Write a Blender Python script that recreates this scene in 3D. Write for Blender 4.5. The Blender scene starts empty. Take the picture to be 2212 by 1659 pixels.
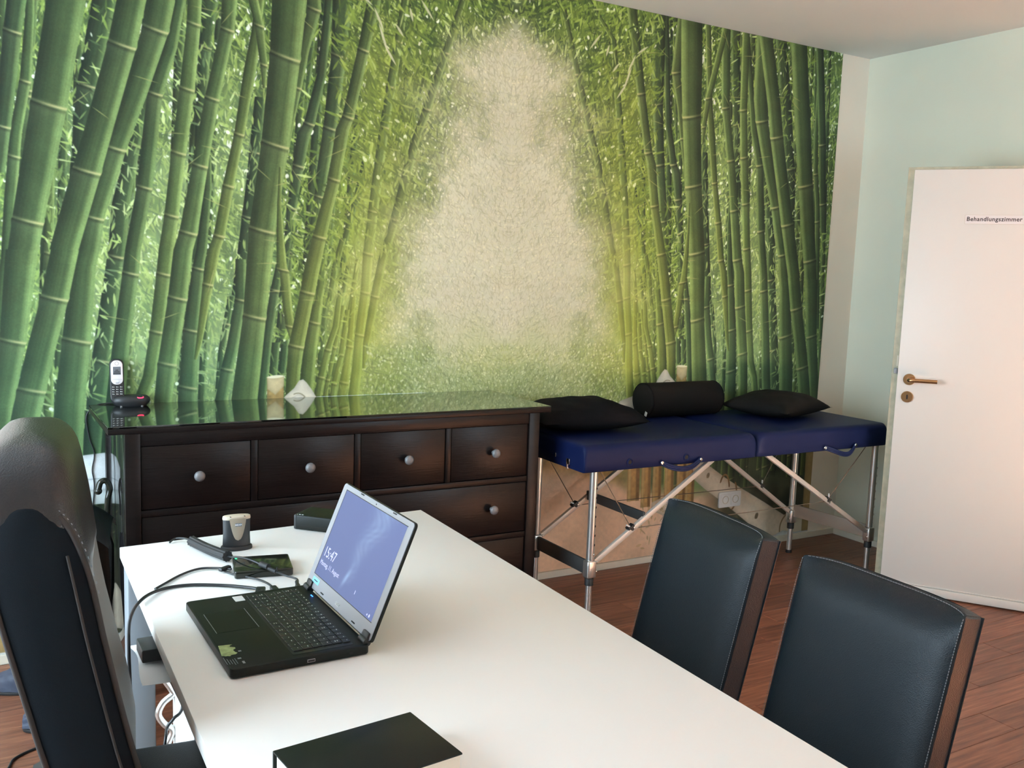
import bpy, bmesh, math, random
import numpy as np
from mathutils import Vector, Matrix

# ------------------------------------------------------------------ camera, world, sun, exposure
SC = bpy.context.scene
COL = SC.collection
def make_camera():
    yaw, pitch, roll, f = 0.530857541, -0.119934507, 0.0358636277, 2029.84844
    cy, sy, cp, sp = math.cos(yaw), math.sin(yaw), math.cos(pitch), math.sin(pitch)
    fwd = Vector((sy * cp, cy * cp, sp)); right = Vector((cy, -sy, 0)); up = right.cross(fwd)
    cr, sr = math.cos(roll), math.sin(roll)
    r2 = cr * right + sr * up; u2 = -sr * right + cr * up
    cam = bpy.data.cameras.new('camera'); o = bpy.data.objects.new('camera', cam); COL.objects.link(o)
    M = Matrix((r2, u2, -fwd)).transposed().to_4x4(); M.translation = Vector((-0.38118, -3.65782, 1.4524)); o.matrix_world = M
    cam.sensor_fit = 'HORIZONTAL'; cam.sensor_width = 36; cam.lens = f / 2212 * 36; cam.clip_start = .02
    SC.camera = o
make_camera()
ROOM = dict(x0=-1.75, x1=3.977, y0=-4.75, y1=0.0, h=2.678)
WIN1 = (-2.85, -.40, .45, 2.35)      # window in the left wall: y from, y to, sill, head
WIN2 = (2.35, 3.65, .98, 1.86)       # window in the wall behind the camera: x from, x to, sill, head
world = bpy.data.worlds.new('sky'); SC.world = world; world.use_nodes = True
bg = world.node_tree.nodes['Background']; bg.inputs[0].default_value = (.70, .85, 1.0, 1); bg.inputs[1].default_value = 14.8
def area_portal(name, loc, rot, sx, sy):
    l = bpy.data.lights.new(name, 'AREA'); l.shape = 'RECTANGLE'; l.size = sx; l.size_y = sy; l.cycles.is_portal = True
    o = bpy.data.objects.new(name, l); COL.objects.link(o); o.location = loc; o.rotation_euler = rot; return o
area_portal('window_portal', (ROOM['x0'] - .12, (WIN1[0] + WIN1[1]) / 2, (WIN1[2] + WIN1[3]) / 2), (0, -math.pi / 2, 0), WIN1[3] - WIN1[2], WIN1[1] - WIN1[0])
area_portal('window_portal', ((WIN2[0] + WIN2[1]) / 2, ROOM['y0'] - .12, (WIN2[2] + WIN2[3]) / 2), (math.pi / 2, 0, 0), WIN2[1] - WIN2[0], WIN2[3] - WIN2[2])
sun = bpy.data.lights.new('sun', 'SUN'); sun.energy = 600; sun.angle = .0093; sun.color = (1.0, .86, .68)
so = bpy.data.objects.new('sun', sun); COL.objects.link(so)
so.rotation_euler = Vector((.0, .80, -.60)).to_track_quat('-Z', 'Y').to_euler()
SC.view_settings.view_transform = 'Standard'; SC.view_settings.look = 'None'; SC.view_settings.gamma = 1.0
SC.view_settings.use_curve_mapping = False; SC.view_settings.exposure = 0.10
SC.cycles.use_denoising = True; SC.cycles.max_bounces = 10; SC.cycles.diffuse_bounces = 6; SC.cycles.glossy_bounces = 4
SC.cycles.sample_clamp_indirect = 12

# ------------------------------------------------------------------ helpers: materials
def srgb(r, g, b):
    f = lambda c: (c / 255 / 12.92) if c / 255 <= .04045 else ((c / 255 + .055) / 1.055) ** 2.4
    return (f(r), f(g), f(b), 1)
MATS = {}
def mat(name, col, rough=.5, metal=0., spec=.5, bump=0., bscale=400., vary=0., vscale=8., coat=0., emit=None, estr=0., trans=0., stretch=None, voronoi=False):
    m = bpy.data.materials.new(name); m.use_nodes = True; nt = m.node_tree; b = nt.nodes['Principled BSDF']
    b.inputs['Base Color'].default_value = col; b.inputs['Roughness'].default_value = rough; b.inputs['Metallic'].default_value = metal
    b.inputs['Specular IOR Level'].default_value = spec; b.inputs['Coat Weight'].default_value = coat; b.inputs['Coat Roughness'].default_value = .1
    b.inputs['Transmission Weight'].default_value = trans
    tc = nt.nodes.new('ShaderNodeTexCoord'); src = tc.outputs['Object']
    if stretch:
        mp = nt.nodes.new('ShaderNodeMapping'); mp.inputs['Scale'].default_value = stretch; nt.links.new(src, mp.inputs['Vector']); src = mp.outputs['Vector']
    if vary > 0:
        n = nt.nodes.new('ShaderNodeTexNoise'); n.inputs['Scale'].default_value = vscale; n.inputs['Detail'].default_value = 6
        nt.links.new(src, n.inputs['Vector'])
        r = nt.nodes.new('ShaderNodeValToRGB'); r.color_ramp.elements[0].position = .3; r.color_ramp.elements[1].position = .72
        r.color_ramp.elements[0].color = tuple(c * (1 - vary) for c in col[:3]) + (1,); r.color_ramp.elements[1].color = tuple(min(1, c * (1 + vary)) for c in col[:3]) + (1,)
        nt.links.new(n.outputs['Fac'], r.inputs[0]); nt.links.new(r.outputs[0], b.inputs['Base Color'])
    if bump > 0:
        if voronoi:
            n = nt.nodes.new('ShaderNodeTexVoronoi'); n.inputs['Scale'].default_value = bscale; out = n.outputs['Distance']
        else:
            n = nt.nodes.new('ShaderNodeTexNoise'); n.inputs['Scale'].default_value = bscale; n.inputs['Detail'].default_value = 3; out = n.outputs['Fac']
        nt.links.new(src, n.inputs['Vector']); bp = nt.nodes.new('ShaderNodeBump'); bp.inputs['Strength'].default_value = bump; bp.inputs['Distance'].default_value = .002
        nt.links.new(out, bp.inputs['Height']); nt.links.new(bp.outputs[0], b.inputs['Normal'])
    if emit:
        b.inputs['Emission Color'].default_value = emit; b.inputs['Emission Strength'].default_value = estr
    MATS[name] = m; return m
def wood_floor():
    m = bpy.data.materials.new('laminate_plank'); m.use_nodes = True; nt = m.node_tree; b = nt.nodes['Principled BSDF']
    L = nt.links.new; N = nt.nodes.new
    tc = N('ShaderNodeTexCoord'); oi = N('ShaderNodeObjectInfo'); add = N('ShaderNodeVectorMath'); add.operation = 'ADD'
    L(tc.outputs['Object'], add.inputs[0]); cmb = N('ShaderNodeCombineXYZ'); mul = N('ShaderNodeMath'); mul.operation = 'MULTIPLY'; mul.inputs[1].default_value = 37.
    L(oi.outputs['Random'], mul.inputs[0]); L(mul.outputs[0], cmb.inputs[0]); L(mul.outputs[0], cmb.inputs[1]); L(cmb.outputs[0], add.inputs[1])
    mp = N('ShaderNodeMapping'); mp.inputs['Scale'].default_value = (1.6, 26, 26); L(add.outputs[0], mp.inputs['Vector'])
    n = N('ShaderNodeTexNoise'); n.inputs['Scale'].default_value = 2.2; n.inputs['Detail'].default_value = 9; n.inputs['Roughness'].default_value = .62; L(mp.outputs[0], n.inputs['Vector'])
    r = N('ShaderNodeValToRGB'); e = r.color_ramp.elements; e[0].position = .28; e[1].position = .75; e[0].color = srgb(82, 52, 40); e[1].color = srgb(160, 112, 84)
    k = r.color_ramp.elements.new(.5); k.color = srgb(124, 79, 59); L(n.outputs['Fac'], r.inputs[0])
    hs = N('ShaderNodeHueSaturation'); ma = N('ShaderNodeMapRange'); ma.inputs['To Min'].default_value = .78; ma.inputs['To Max'].default_value = 1.2
    L(oi.outputs['Random'], ma.inputs['Value']); L(ma.outputs[0], hs.inputs['Value']); L(r.outputs[0], hs.inputs['Color']); L(hs.outputs[0], b.inputs['Base Color'])
    b.inputs['Roughness'].default_value = .42; bp = N('ShaderNodeBump'); bp.inputs['Strength'].default_value = .12; bp.inputs['Distance'].default_value = .002
    L(n.outputs['Fac'], bp.inputs['Height']); L(bp.outputs[0], b.inputs['Normal']); return m
def glass_pane():
    m = bpy.data.materials.new('window_glass'); m.use_nodes = True; nt = m.node_tree; nt.nodes.remove(nt.nodes['Principled BSDF'])
    t = nt.nodes.new('ShaderNodeBsdfTransparent'); t.inputs[0].default_value = (.97, .99, .98, 1); g = nt.nodes.new('ShaderNodeBsdfGlossy'); g.inputs['Roughness'].default_value = .02
    x = nt.nodes.new('ShaderNodeMixShader'); x.inputs[0].default_value = .05; nt.links.new(t.outputs[0], x.inputs[1]); nt.links.new(g.outputs[0], x.inputs[2])
    nt.links.new(x.outputs[0], nt.nodes['Material Output'].inputs[0]); return m

# ------------------------------------------------------------------ helpers: geometry
class MB:
    """collects shapes into one bmesh"""
    def __init__(s): s.bm = bmesh.new()
    def _join(s, b2):
        me = bpy.data.meshes.new('tmp'); b2.to_mesh(me); b2.free(); s.bm.from_mesh(me); bpy.data.meshes.remove(me)
    def box(s, c, d, bev=0., seg=2, rot=None):
        b = bmesh.new(); bmesh.ops.create_cube(b, size=1.0)
        for v in b.verts: v.co = Vector((v.co.x * d[0], v.co.y * d[1], v.co.z * d[2]))
        if bev > 0: bmesh.ops.bevel(b, geom=list(b.edges), offset=bev, segments=seg, profile=.5, affect='EDGES')
        M = Matrix.Translation(Vector(c)) @ (rot.to_4x4() if rot is not None else Matrix.Identity(4))
        b.transform(M); s._join(b); return s
    def prism(s, pts, z0, z1, bev=0., seg=2, M=None):
        b = bmesh.new(); vs = [b.verts.new((x, y, z0)) for x, y in pts]; f = b.faces.new(vs)
        r = bmesh.ops.extrude_face_region(b, geom=[f]); up = [g for g in r['geom'] if isinstance(g, bmesh.types.BMVert)]
        for v in up: v.co.z = z1
        bmesh.ops.recalc_face_normals(b, faces=list(b.faces))
        if bev > 0:
            ed = [e for e in b.edges if abs(e.verts[0].co.z - e.verts[1].co.z) < 1e-6]
            bmesh.ops.bevel(b, geom=ed, offset=bev, segments=seg, profile=.5, affect='EDGES')
        if M is not None: b.transform(M)
        s._join(b); return s
    def cyl(s, p0, p1, r0, r1=None, n=16, cap=True):
        return s.tube([p0, p1], [r0, r0 if r1 is None else r1], n, cap)
    def tube(s, pts, r, n=8, cap=True, flat=None):
        pts = [Vector(p) for p in pts]; rs = r if isinstance(r, (list, tuple)) else [r] * len(pts)
        rings = []; prev = None
        for i, p in enumerate(pts):
            t = (pts[min(i + 1, len(pts) - 1)] - pts[max(i - 1, 0)]).normalized()
            if prev is None:
                a = Vector((0, 0, 1)) if abs(t.z) < .9 else Vector((1, 0, 0)); u = t.cross(a).normalized()
            else: u = (prev - t * prev.dot(t)).normalized()
            prev = u; v = t.cross(u)
            rings.append([s.bm.verts.new(p + (u * math.cos(2 * math.pi * k / n) + v * math.sin(2 * math.pi * k / n) * (flat or 1)) * rs[i]) for k in range(n)])
        for a, b in zip(rings, rings[1:]):
            for k in range(n): s.bm.faces.new((a[k], a[(k + 1) % n], b[(k + 1) % n], b[k]))
        if cap:
            s.bm.faces.new(list(reversed(rings[0]))); s.bm.faces.new(rings[-1])
        return s
    def loft(s, rings, cap=True, close=True):
        R = [[s.bm.verts.new(p) for p in r] for r in rings]; n = len(R[0])
        for a, b in zip(R, R[1:]):
            for k in range(n if close else n - 1): s.bm.faces.new((a[k], a[(k + 1) % n], b[(k + 1) % n], b[k]))
        if cap: s.bm.faces.new(list(reversed(R[0]))); s.bm.faces.new(R[-1])
        return s
    def lathe(s, prof, n=20, c=(0, 0, 0), sx=1., sy=1., M=None):
        rings = []
        for r, z in prof:
            ring = [Vector((r * sx * math.cos(2 * math.pi * k / n), r * sy * math.sin(2 * math.pi * k / n), z)) for k in range(n)]
            if M is not None: ring = [M @ p for p in ring]
            rings.append([p + Vector(c) for p in ring])
        return s.loft(rings)
    def sphere(s, c, r, u=14, v=10, sc=(1, 1, 1)):
        b = bmesh.new(); bmesh.ops.create_uvsphere(b, u_segments=u, v_segments=v, radius=r)
        for w in b.verts: w.co = Vector((w.co.x * sc[0] + c[0], w.co.y * sc[1] + c[1], w.co.z * sc[2] + c[2]))
        s._join(b); return s
    def grid(s, fn, nu, nv, closeu=False):
        V = [[s.bm.verts.new(fn(i / nu, j / nv)) for j in range(nv + 1)] for i in range(nu + 1)]
        for i in range(nu):
            for j in range(nv): s.bm.faces.new((V[i][j], V[i + 1][j], V[i + 1][j + 1], V[i][j + 1]))
        return s
    def mesh(s, name, smooth=40):
        bmesh.ops.recalc_face_normals(s.bm, faces=list(s.bm.faces))
        me = bpy.data.meshes.new(name); s.bm.to_mesh(me); s.bm.free()
        if smooth:
            me.polygons.foreach_set('use_smooth', [True] * len(me.polygons))
            try: me.set_sharp_from_angle(angle=math.radians(smooth))
            except Exception: pass
        return me
def put(name, me, m=None, parent=None, loc=None, rot=None):
    if m is not None and not me.materials: me.materials.append(m)
    o = bpy.data.objects.new(name, me); COL.objects.link(o)
    if parent is not None: o.parent = parent
    if loc is not None: o.location = loc
    if rot is not None: o.rotation_euler = rot
    return o
def part(name, mb, m, parent, smooth=40, **k):
    return put(name, mb.mesh(name, smooth), m, parent, **k)
def thing(name, label, cat, loc=(0, 0, 0), rz=0., group=None):
    o = bpy.data.objects.new(name, None); COL.objects.link(o); o.location = loc; o.rotation_euler = (0, 0, rz); o.empty_display_size = .05
    return tag(o, label, cat, group)
def tag(o, label, cat, group=None):
    o['label'] = label; o['category'] = cat
    if group: o['group'] = group
    return o
def struct(name, mb, m, parent=None, smooth=0):
    o = put(name, mb.mesh(name, smooth), m, parent); o['kind'] = 'structure'; return o
def text(name, s, size, m, parent, M, off=0., ext=.0003, ax='LEFT', shear=0., space=1.0, fit=None):
    cu = bpy.data.curves.new('txt', 'FONT'); cu.body = s; cu.size = size; cu.extrude = ext; cu.offset = off; cu.align_x = ax; cu.align_y = 'CENTER'; cu.resolution_u = 3; cu.shear = shear; cu.space_character = space
    t = bpy.data.objects.new('txt', cu); COL.objects.link(t); dg = bpy.context.evaluated_depsgraph_get()
    me = bpy.data.meshes.new_from_object(t.evaluated_get(dg)); bpy.data.objects.remove(t); bpy.data.curves.remove(cu)
    if fit:
        w = max(v.co.x for v in me.vertices) - min(v.co.x for v in me.vertices); me.transform(Matrix.Diagonal((fit / w, 1, 1, 1)))
    me.materials.clear(); me.transform(M); o = put(name, me, m, parent); return o
def frame(origin, ex, ey):
    ex = Vector(ex).normalized(); ey = Vector(ey); ey = (ey - ex * ey.dot(ex)).normalized(); ez = ex.cross(ey)
    M = Matrix((ex, ey, ez)).transposed().to_4x4(); M.translation = Vector(origin); return M
def rrect(w, h, r, n=5, cx=0, cy=0):
    P = []
    for sx, sy, a0 in ((1, 1, 0), (-1, 1, 90), (-1, -1, 180), (1, -1, 270)):
        for k in range(n + 1):
            a = math.radians(a0 + 90 * k / n); P.append((cx + sx * (w / 2 - r) + r * math.cos(a), cy + sy * (h / 2 - r) + r * math.sin(a)))
    return P
def spline(P, n=8):
    P = [Vector(p) for p in P]; out = []
    for i in range(len(P) - 1):
        a, b, c, d = P[max(0, i - 1)], P[i], P[i + 1], P[min(len(P) - 1, i + 2)]
        for k in range(n):
            t = k / n; out.append(.5 * ((2 * b) + (c - a) * t + (2 * a - 5 * b + 4 * c - d) * t * t + (3 * b - a - 3 * c + d) * t ** 3))
    return out + [P[-1]]

M_WALL = mat('white_wall_paint', (.84, .77, .67, 1), .75, bump=.12, bscale=220, vary=.02, vscale=3)
M_WALL_BOUNCE = mat('white_wall_green_bounce', (.70, .72, .595, 1), .75, bump=.12, bscale=220, vary=.02, vscale=3)  # white wall with the greenish bounce light put into its colour
M_CEIL = mat('white_ceiling_paint', (.70, .68, .65, 1), .8, bump=.1, bscale=160)
M_TRIM = mat('cream_trim', (.72, .68, .57, 1), .45)
M_DOOR = mat('white_door_lacquer', (.63, .60, .55, 1), .38, bump=.03, bscale=60)
M_REBATE = mat('shaded_cream_rebate', (.45, .43, .31, 1), .55, vary=.15, vscale=30)  # cream lacquer darkened to hold the shade on the recessed lip
M_FLOORBASE = mat('subfloor', (.05, .03, .02, 1), .8)
M_PLANK = wood_floor()
M_GLASSW = glass_pane()
M_BLACKWOOD = mat('black_brown_stained_wood', (.0052, .0030, .0028, 1), .34, spec=.22, bump=.25, bscale=14, vary=.35, vscale=5, stretch=(1.2, 14, 14))
M_SIDE = mat('glossy_black_side', (.010, .009, .010, 1), .04, spec=.9)
M_GLASS = mat('glass_sheet', (.93, .97, .95, 1), .0, trans=1.0); M_GLASS.node_tree.nodes['Principled BSDF'].inputs['IOR'].default_value = 1.72
M_KNOB = mat('pewter_knob', (.17, .17, .175, 1), .5, metal=.35)
M_LEATHER = mat('black_leather', (.0050, .0105, .0165, 1), .43, spec=.34, bump=.2, bscale=520, voronoi=True)
M_OFFLEATHER = mat('charcoal_leather', (.014, .0135, .016, 1), .31, spec=.6, bump=.25, bscale=420, voronoi=True)
M_OFFFABRIC = mat('black_woven_fabric', (.016, .021, .028, 1), .85, spec=.2, bump=.3, bscale=900)
M_OFFFRONT = mat('grey_black_backrest_fabric', (.14, .145, .135, 1), .6, bump=.2, bscale=700)
M_STITCH = mat('grey_thread', (.16, .18, .20, 1), .7)
M_BLUE = mat('navy_blue_vinyl', (.0042, .0095, .050, 1), .5, spec=.15, bump=.12, bscale=500, voronoi=True)
M_BLUE2 = mat('blue_strap', (.006, .014, .06, 1), .5, spec=.2)
M_ALU = mat('satin_aluminium', (.72, .71, .68, 1), .28, metal=.9)
M_PLASTIC = mat('black_plastic', (.016, .017, .019, 1), .42)
M_SATIN = mat('satin_black_plastic', (.006, .0075, .006, 1), .42, spec=.22, bump=.05, bscale=900)
M_GLOSS = mat('glossy_black_plastic', (.012, .014, .010, 1), .08)
M_RUBBER = mat('black_rubber', (.012, .012, .013, 1), .6)
M_BOARD = mat('dark_grey_board', (.045, .043, .042, 1), .5)
M_BOARD2 = mat('beige_board', (.30, .24, .19, 1), .5)
M_BLACKCLOTH = mat('black_plush', (.005, .005, .006, 1), .95, spec=.1, bump=.4, bscale=260)
M_BLACKFAB = mat('black_cushion_fabric', (.008, .0075, .007, 1), .8, spec=.15, bump=.2, bscale=600)
M_TABLE = mat('white_laminate', (.84, .83, .80, 1), .33, bump=.02, bscale=300)
M_TLEG = mat('grey_leg_paint', (.22, .25, .28, 1), .45)
M_WHITE = mat('white_plastic', (.78, .78, .76, 1), .4)
M_PAPER = mat('white_paper', (.86, .87, .87, 1), .8)
M_SIGN = mat('sign_paper', (.66, .62, .60, 1), .8)
M_PAGES = mat('cream_pages', (.80, .76, .66, 1), .85, bump=.5, bscale=30, stretch=(1, 1, 60))
M_SILVER = mat('silver_bezel', (.33, .34, .37, 1), .32, metal=.3)
M_KEY = mat('key_cap', (.012, .013, .013, 1), .4)
M_PRINT = mat('grey_print', (.62, .64, .62, 1), .6)
M_BEIGE = mat('beige_plastic', (.52, .46, .36, 1), .45)
M_BRASS = mat('brushed_bronze', (.50, .30, .15, 1), .26, metal=1.0)
M_DARKHOLE = mat('dark_hole', (.01, .008, .007, 1), .8)
M_CHROME = mat('chrome', (.85, .85, .86, 1), .12, metal=1.0)
M_SIGNINK = mat('dark_ink', (.035, .02, .02, 1), .7)
M_CABLE = mat('black_cable_jacket', (.014, .015, .017, 1), .38)
# ------------------------------------------------------------------ the bamboo print: stems as (polyline of (across, up, width)), joints, tone, yellowness
STALKS=[
([(0.539,2.357,0.042),(0.536,2.088,0.042),(0.484,1.849,0.045),(0.439,1.642,0.06),(0.424,1.476,0.06),(0.366,1.082,0.065),(0.349,0.94,0.068),(0.336,0.798,0.068)],[1.849,1.451,1.076],0.12,0.0),
([(0.752,2.393,0.061),(0.729,2.169,0.042),(0.714,1.888,0.039),(0.695,1.453,0.04)],[2.225],0.2,0.0),
([(0.396,2.333,0.08),(0.336,2.031,0.07),(0.312,1.795,0.065),(0.281,1.47,0.06)],[2.036],0.1,0.0),
([(0.936,2.07,0.042),(0.907,1.741,0.049),(0.872,1.459,0.049),(0.837,1.211,0.046)],[1.863,1.618],0.08,0.0),
([(0.828,1.317,0.028),(0.79,1.104,0.024),(0.776,0.926,0.024)],[1.211],0.25,0.0),
([(1.192,2.364,0.034),(1.174,2.181,0.037),(1.128,1.992,0.045),(1.106,1.951,0.055),(1.085,1.827,0.044),(1.06,1.663,0.037),(1.043,1.514,0.029),(1.022,1.32,0.026)],[1.992,1.827,1.663],0.15,0.0),
([(1.255,2.478,0.079),(1.245,2.265,0.064),(1.212,1.983,0.057),(1.184,1.816,0.049),(1.17,1.716,0.038),(1.136,1.505,0.034)],[2.265,1.983,1.716],0.3,0.0),
([(1.367,1.904,0.028),(1.332,1.727,0.03),(1.306,1.659,0.029),(1.28,1.548,0.024)],[1.727],0.2,0.0),
([(1.272,1.557,0.027),(1.239,1.436,0.027),(1.219,1.305,0.023)],[1.473],0.4,0.2),
([(1.51,2.304,0.024),(1.492,2.17,0.02),(1.471,2.043,0.02)],[2.248],0.15,0.0),
([(1.537,2.271,0.025),(1.529,2.16,0.023),(1.514,2.011,0.021)],[2.225],0.2,0.0),
([(1.617,2.236,0.021),(1.582,2.118,0.025),(1.56,1.997,0.021)],[],0.2,0.3),
([(1.446,1.856,0.024),(1.428,1.666,0.024),(1.407,1.581,0.024),(1.391,1.478,0.02)],[1.728],0.4,0.5),
([(1.337,1.476,0.02),(1.312,1.307,0.02),(1.295,1.212,0.018)],[1.386],0.5,0.5),
([(1.295,1.447,0.018),(1.275,1.34,0.018)],[],0.1,0.0),
([(1.001,1.138,0.033),(0.991,1.017,0.033),(0.988,0.918,0.033)],[],0.35,0.0),
([(1.038,1.147,0.03),(1.026,1.016,0.03)],[],0.3,0.0),
([(1.276,1.287,0.018),(1.243,1.117,0.018),(1.212,0.964,0.02),(1.201,0.891,0.02)],[1.117,0.985],0.35,0.5),
([(1.294,1.269,0.02),(1.271,1.087,0.024),(1.243,0.969,0.024),(1.232,0.889,0.024)],[1.087,0.969],0.3,0.5),
([(1.321,1.326,0.02),(1.307,1.121,0.03),(1.285,0.972,0.04),(1.274,0.888,0.048)],[1.121,0.972],0.5,0.8),
([(1.26,1.324,0.024),(1.246,1.202,0.027),(1.214,1.108,0.029),(1.188,0.999,0.031),(1.17,0.892,0.031)],[1.108,0.996],0.5,0.4),
([(1.018,1.465,0.026),(0.996,1.343,0.037),(0.97,1.171,0.036),(0.956,1.038,0.037),(0.944,0.901,0.033)],[1.343],0.3,0.0),
([(1.141,2.459,0.057),(1.144,2.425,0.055),(1.105,2.267,0.04),(1.08,2.122,0.033),(1.059,2.01,0.025),(1.032,1.856,0.022)],[2.425,2.122],0.35,0.5),
([(0.742,1.834,0.025),(0.742,1.72,0.028),(0.718,1.488,0.04),(0.705,1.418,0.043),(0.678,1.186,0.057),(0.663,0.929,0.068),(0.658,0.839,0.069)],[1.418,1.186,0.97],0.3,0.0),
([(0.932,2.423,0.035),(0.92,2.309,0.035),(0.897,2.164,0.046),(0.857,1.925,0.038),(0.817,1.731,0.043),(0.783,1.543,0.043),(0.764,1.49,0.045),(0.741,1.36,0.04),(0.707,1.136,0.022),(0.694,1.077,0.011)],[1.925,1.731,1.543,1.36],0.6,0.6),
([(0.863,1.459,0.039),(0.864,1.303,0.044),(0.834,1.136,0.044),(0.811,1.036,0.047),(0.786,0.907,0.044)],[1.303,1.036],0.35,0.0),
([(1.188,1.508,0.034),(1.184,1.369,0.035),(1.169,1.304,0.038),(1.157,1.217,0.046),(1.139,1.1,0.057),(1.127,0.969,0.057)],[1.217],0.55,0.3),
([(0.645,2.375,0.038),(0.612,2.207,0.048),(0.557,2.037,0.053),(0.519,1.703,0.053),(0.477,1.478,0.053),(0.468,1.393,0.056),(0.433,1.138,0.059),(0.412,0.938,0.064),(0.4,0.852,0.064)],[2.037,1.703,1.393],0.35,0.0),
([(0.582,2.444,0.098),(0.58,2.364,0.098),(0.562,2.259,0.09),(0.489,2.028,0.083),(0.421,1.832,0.077),(0.349,1.585,0.066),(0.329,1.472,0.074),(0.313,1.416,0.081),(0.285,1.15,0.094),(0.258,0.916,0.099),(0.248,0.746,0.102)],[2.259,1.832,1.585,1.15],0.38,0.0),
([(0.697,2.384,0.05),(0.694,2.301,0.049),(0.669,2.067,0.053),(0.638,1.836,0.052),(0.611,1.608,0.05),(0.593,1.483,0.055),(0.583,1.394,0.053),(0.557,1.181,0.052),(0.531,1.021,0.049),(0.497,0.935,0.043),(0.486,0.877,0.043)],[2.301,2.067,1.836,1.608,1.394,1.181],0.75,0.15),
([(0.822,2.405,0.057),(0.814,2.298,0.051),(0.758,2.044,0.054),(0.714,1.797,0.057),(0.671,1.549,0.066),(0.652,1.485,0.07),(0.631,1.306,0.07),(0.592,1.061,0.068),(0.577,0.932,0.064),(0.571,0.843,0.064)],[2.298,2.044,1.797,1.549,1.306,1.061],0.62,0.0),
([(0.909,2.419,0.038),(0.931,2.331,0.035),(0.949,2.191,0.028),(0.95,2.106,0.011)],[2.331,2.191],0.7,0.4),
([(1.046,2.443,0.134),(1.031,2.231,0.118),(0.994,1.899,0.108),(0.945,1.572,0.102),(0.917,1.238,0.09),(0.879,0.922,0.102),(0.873,0.849,0.102)],[2.231,1.899,1.572,1.238],0.42,0.25),
([(1.014,1.817,0.009),(1.011,1.673,0.016),(1.015,1.561,0.029),(1.023,1.429,0.042),(1.033,1.416,0.039),(1.047,1.27,0.037),(1.058,1.202,0.037),(1.062,1.156,0.011)],[1.424,1.202],0.7,0.6),
([(1.388,2.5,0.057),(1.346,2.302,0.049),(1.286,2.035,0.05),(1.264,1.985,0.056),(1.232,1.787,0.05),(1.201,1.669,0.054),(1.174,1.558,0.057),(1.145,1.433,0.065),(1.127,1.337,0.061),(1.101,1.211,0.062),(1.083,1.123,0.064),(1.073,1.026,0.057),(1.066,0.896,0.053)],[2.302,2.035,1.787,1.558,1.337,1.123],0.42,0.6),
([(1.563,2.566,0.031),(1.521,2.523,0.032),(1.496,2.356,0.036),(1.466,2.174,0.04),(1.441,2.012,0.042),(1.418,1.835,0.044),(1.399,1.672,0.044),(1.38,1.501,0.044),(1.371,1.342,0.042),(1.355,1.22,0.042),(1.35,1.168,0.042),(1.34,1.03,0.045),(1.328,0.924,0.047),(1.321,0.866,0.047)],[2.356,2.174,2.012,1.672,1.501,1.342,1.168],0.8,0.7),
([(1.768,2.52,0.03),(1.709,2.342,0.034),(1.629,2.105,0.038),(1.578,1.967,0.038),(1.53,1.775,0.044),(1.496,1.644,0.043),(1.461,1.532,0.039),(1.444,1.48,0.037),(1.42,1.36,0.039),(1.399,1.237,0.037),(1.379,1.133,0.029),(1.371,1.029,0.016)],[2.342,2.105,1.644,1.327],0.45,0.75),
([(0.164,2.319,0.028),(0.162,2.243,0.028),(0.145,2.038,0.035),(0.111,1.854,0.037),(0.088,1.619,0.038),(0.072,1.43,0.033),(0.061,1.355,0.033),(0.047,1.195,0.033)],[2.027,1.776],0.5,0.0),
([(0.124,2.287,0.058),(0.109,2.184,0.055),(0.092,2.031,0.053),(0.072,1.876,0.051),(0.052,1.72,0.048)],[2.184,1.871],0.12,0.0),
([(0.283,2.365,0.119),(0.274,2.312,0.119),(0.213,1.953,0.113),(0.142,1.57,0.098),(0.125,1.464,0.095),(0.12,1.463,0.1),(0.085,1.152,0.083),(0.045,0.925,0.076),(0.026,0.761,0.076)],[1.958,1.562,1.149],0.4,0.0),
([(0.498,2.403,0.095),(0.483,2.348,0.095),(0.45,2.189,0.095),(0.374,1.908,0.091),(0.329,1.748,0.095),(0.251,1.469,0.092),(0.254,1.469,0.089),(0.218,1.299,0.089),(0.17,1.113,0.091),(0.126,0.921,0.092),(0.094,0.756,0.092)],[2.189,1.745,1.299,0.976],0.4,0.0),
]
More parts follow.
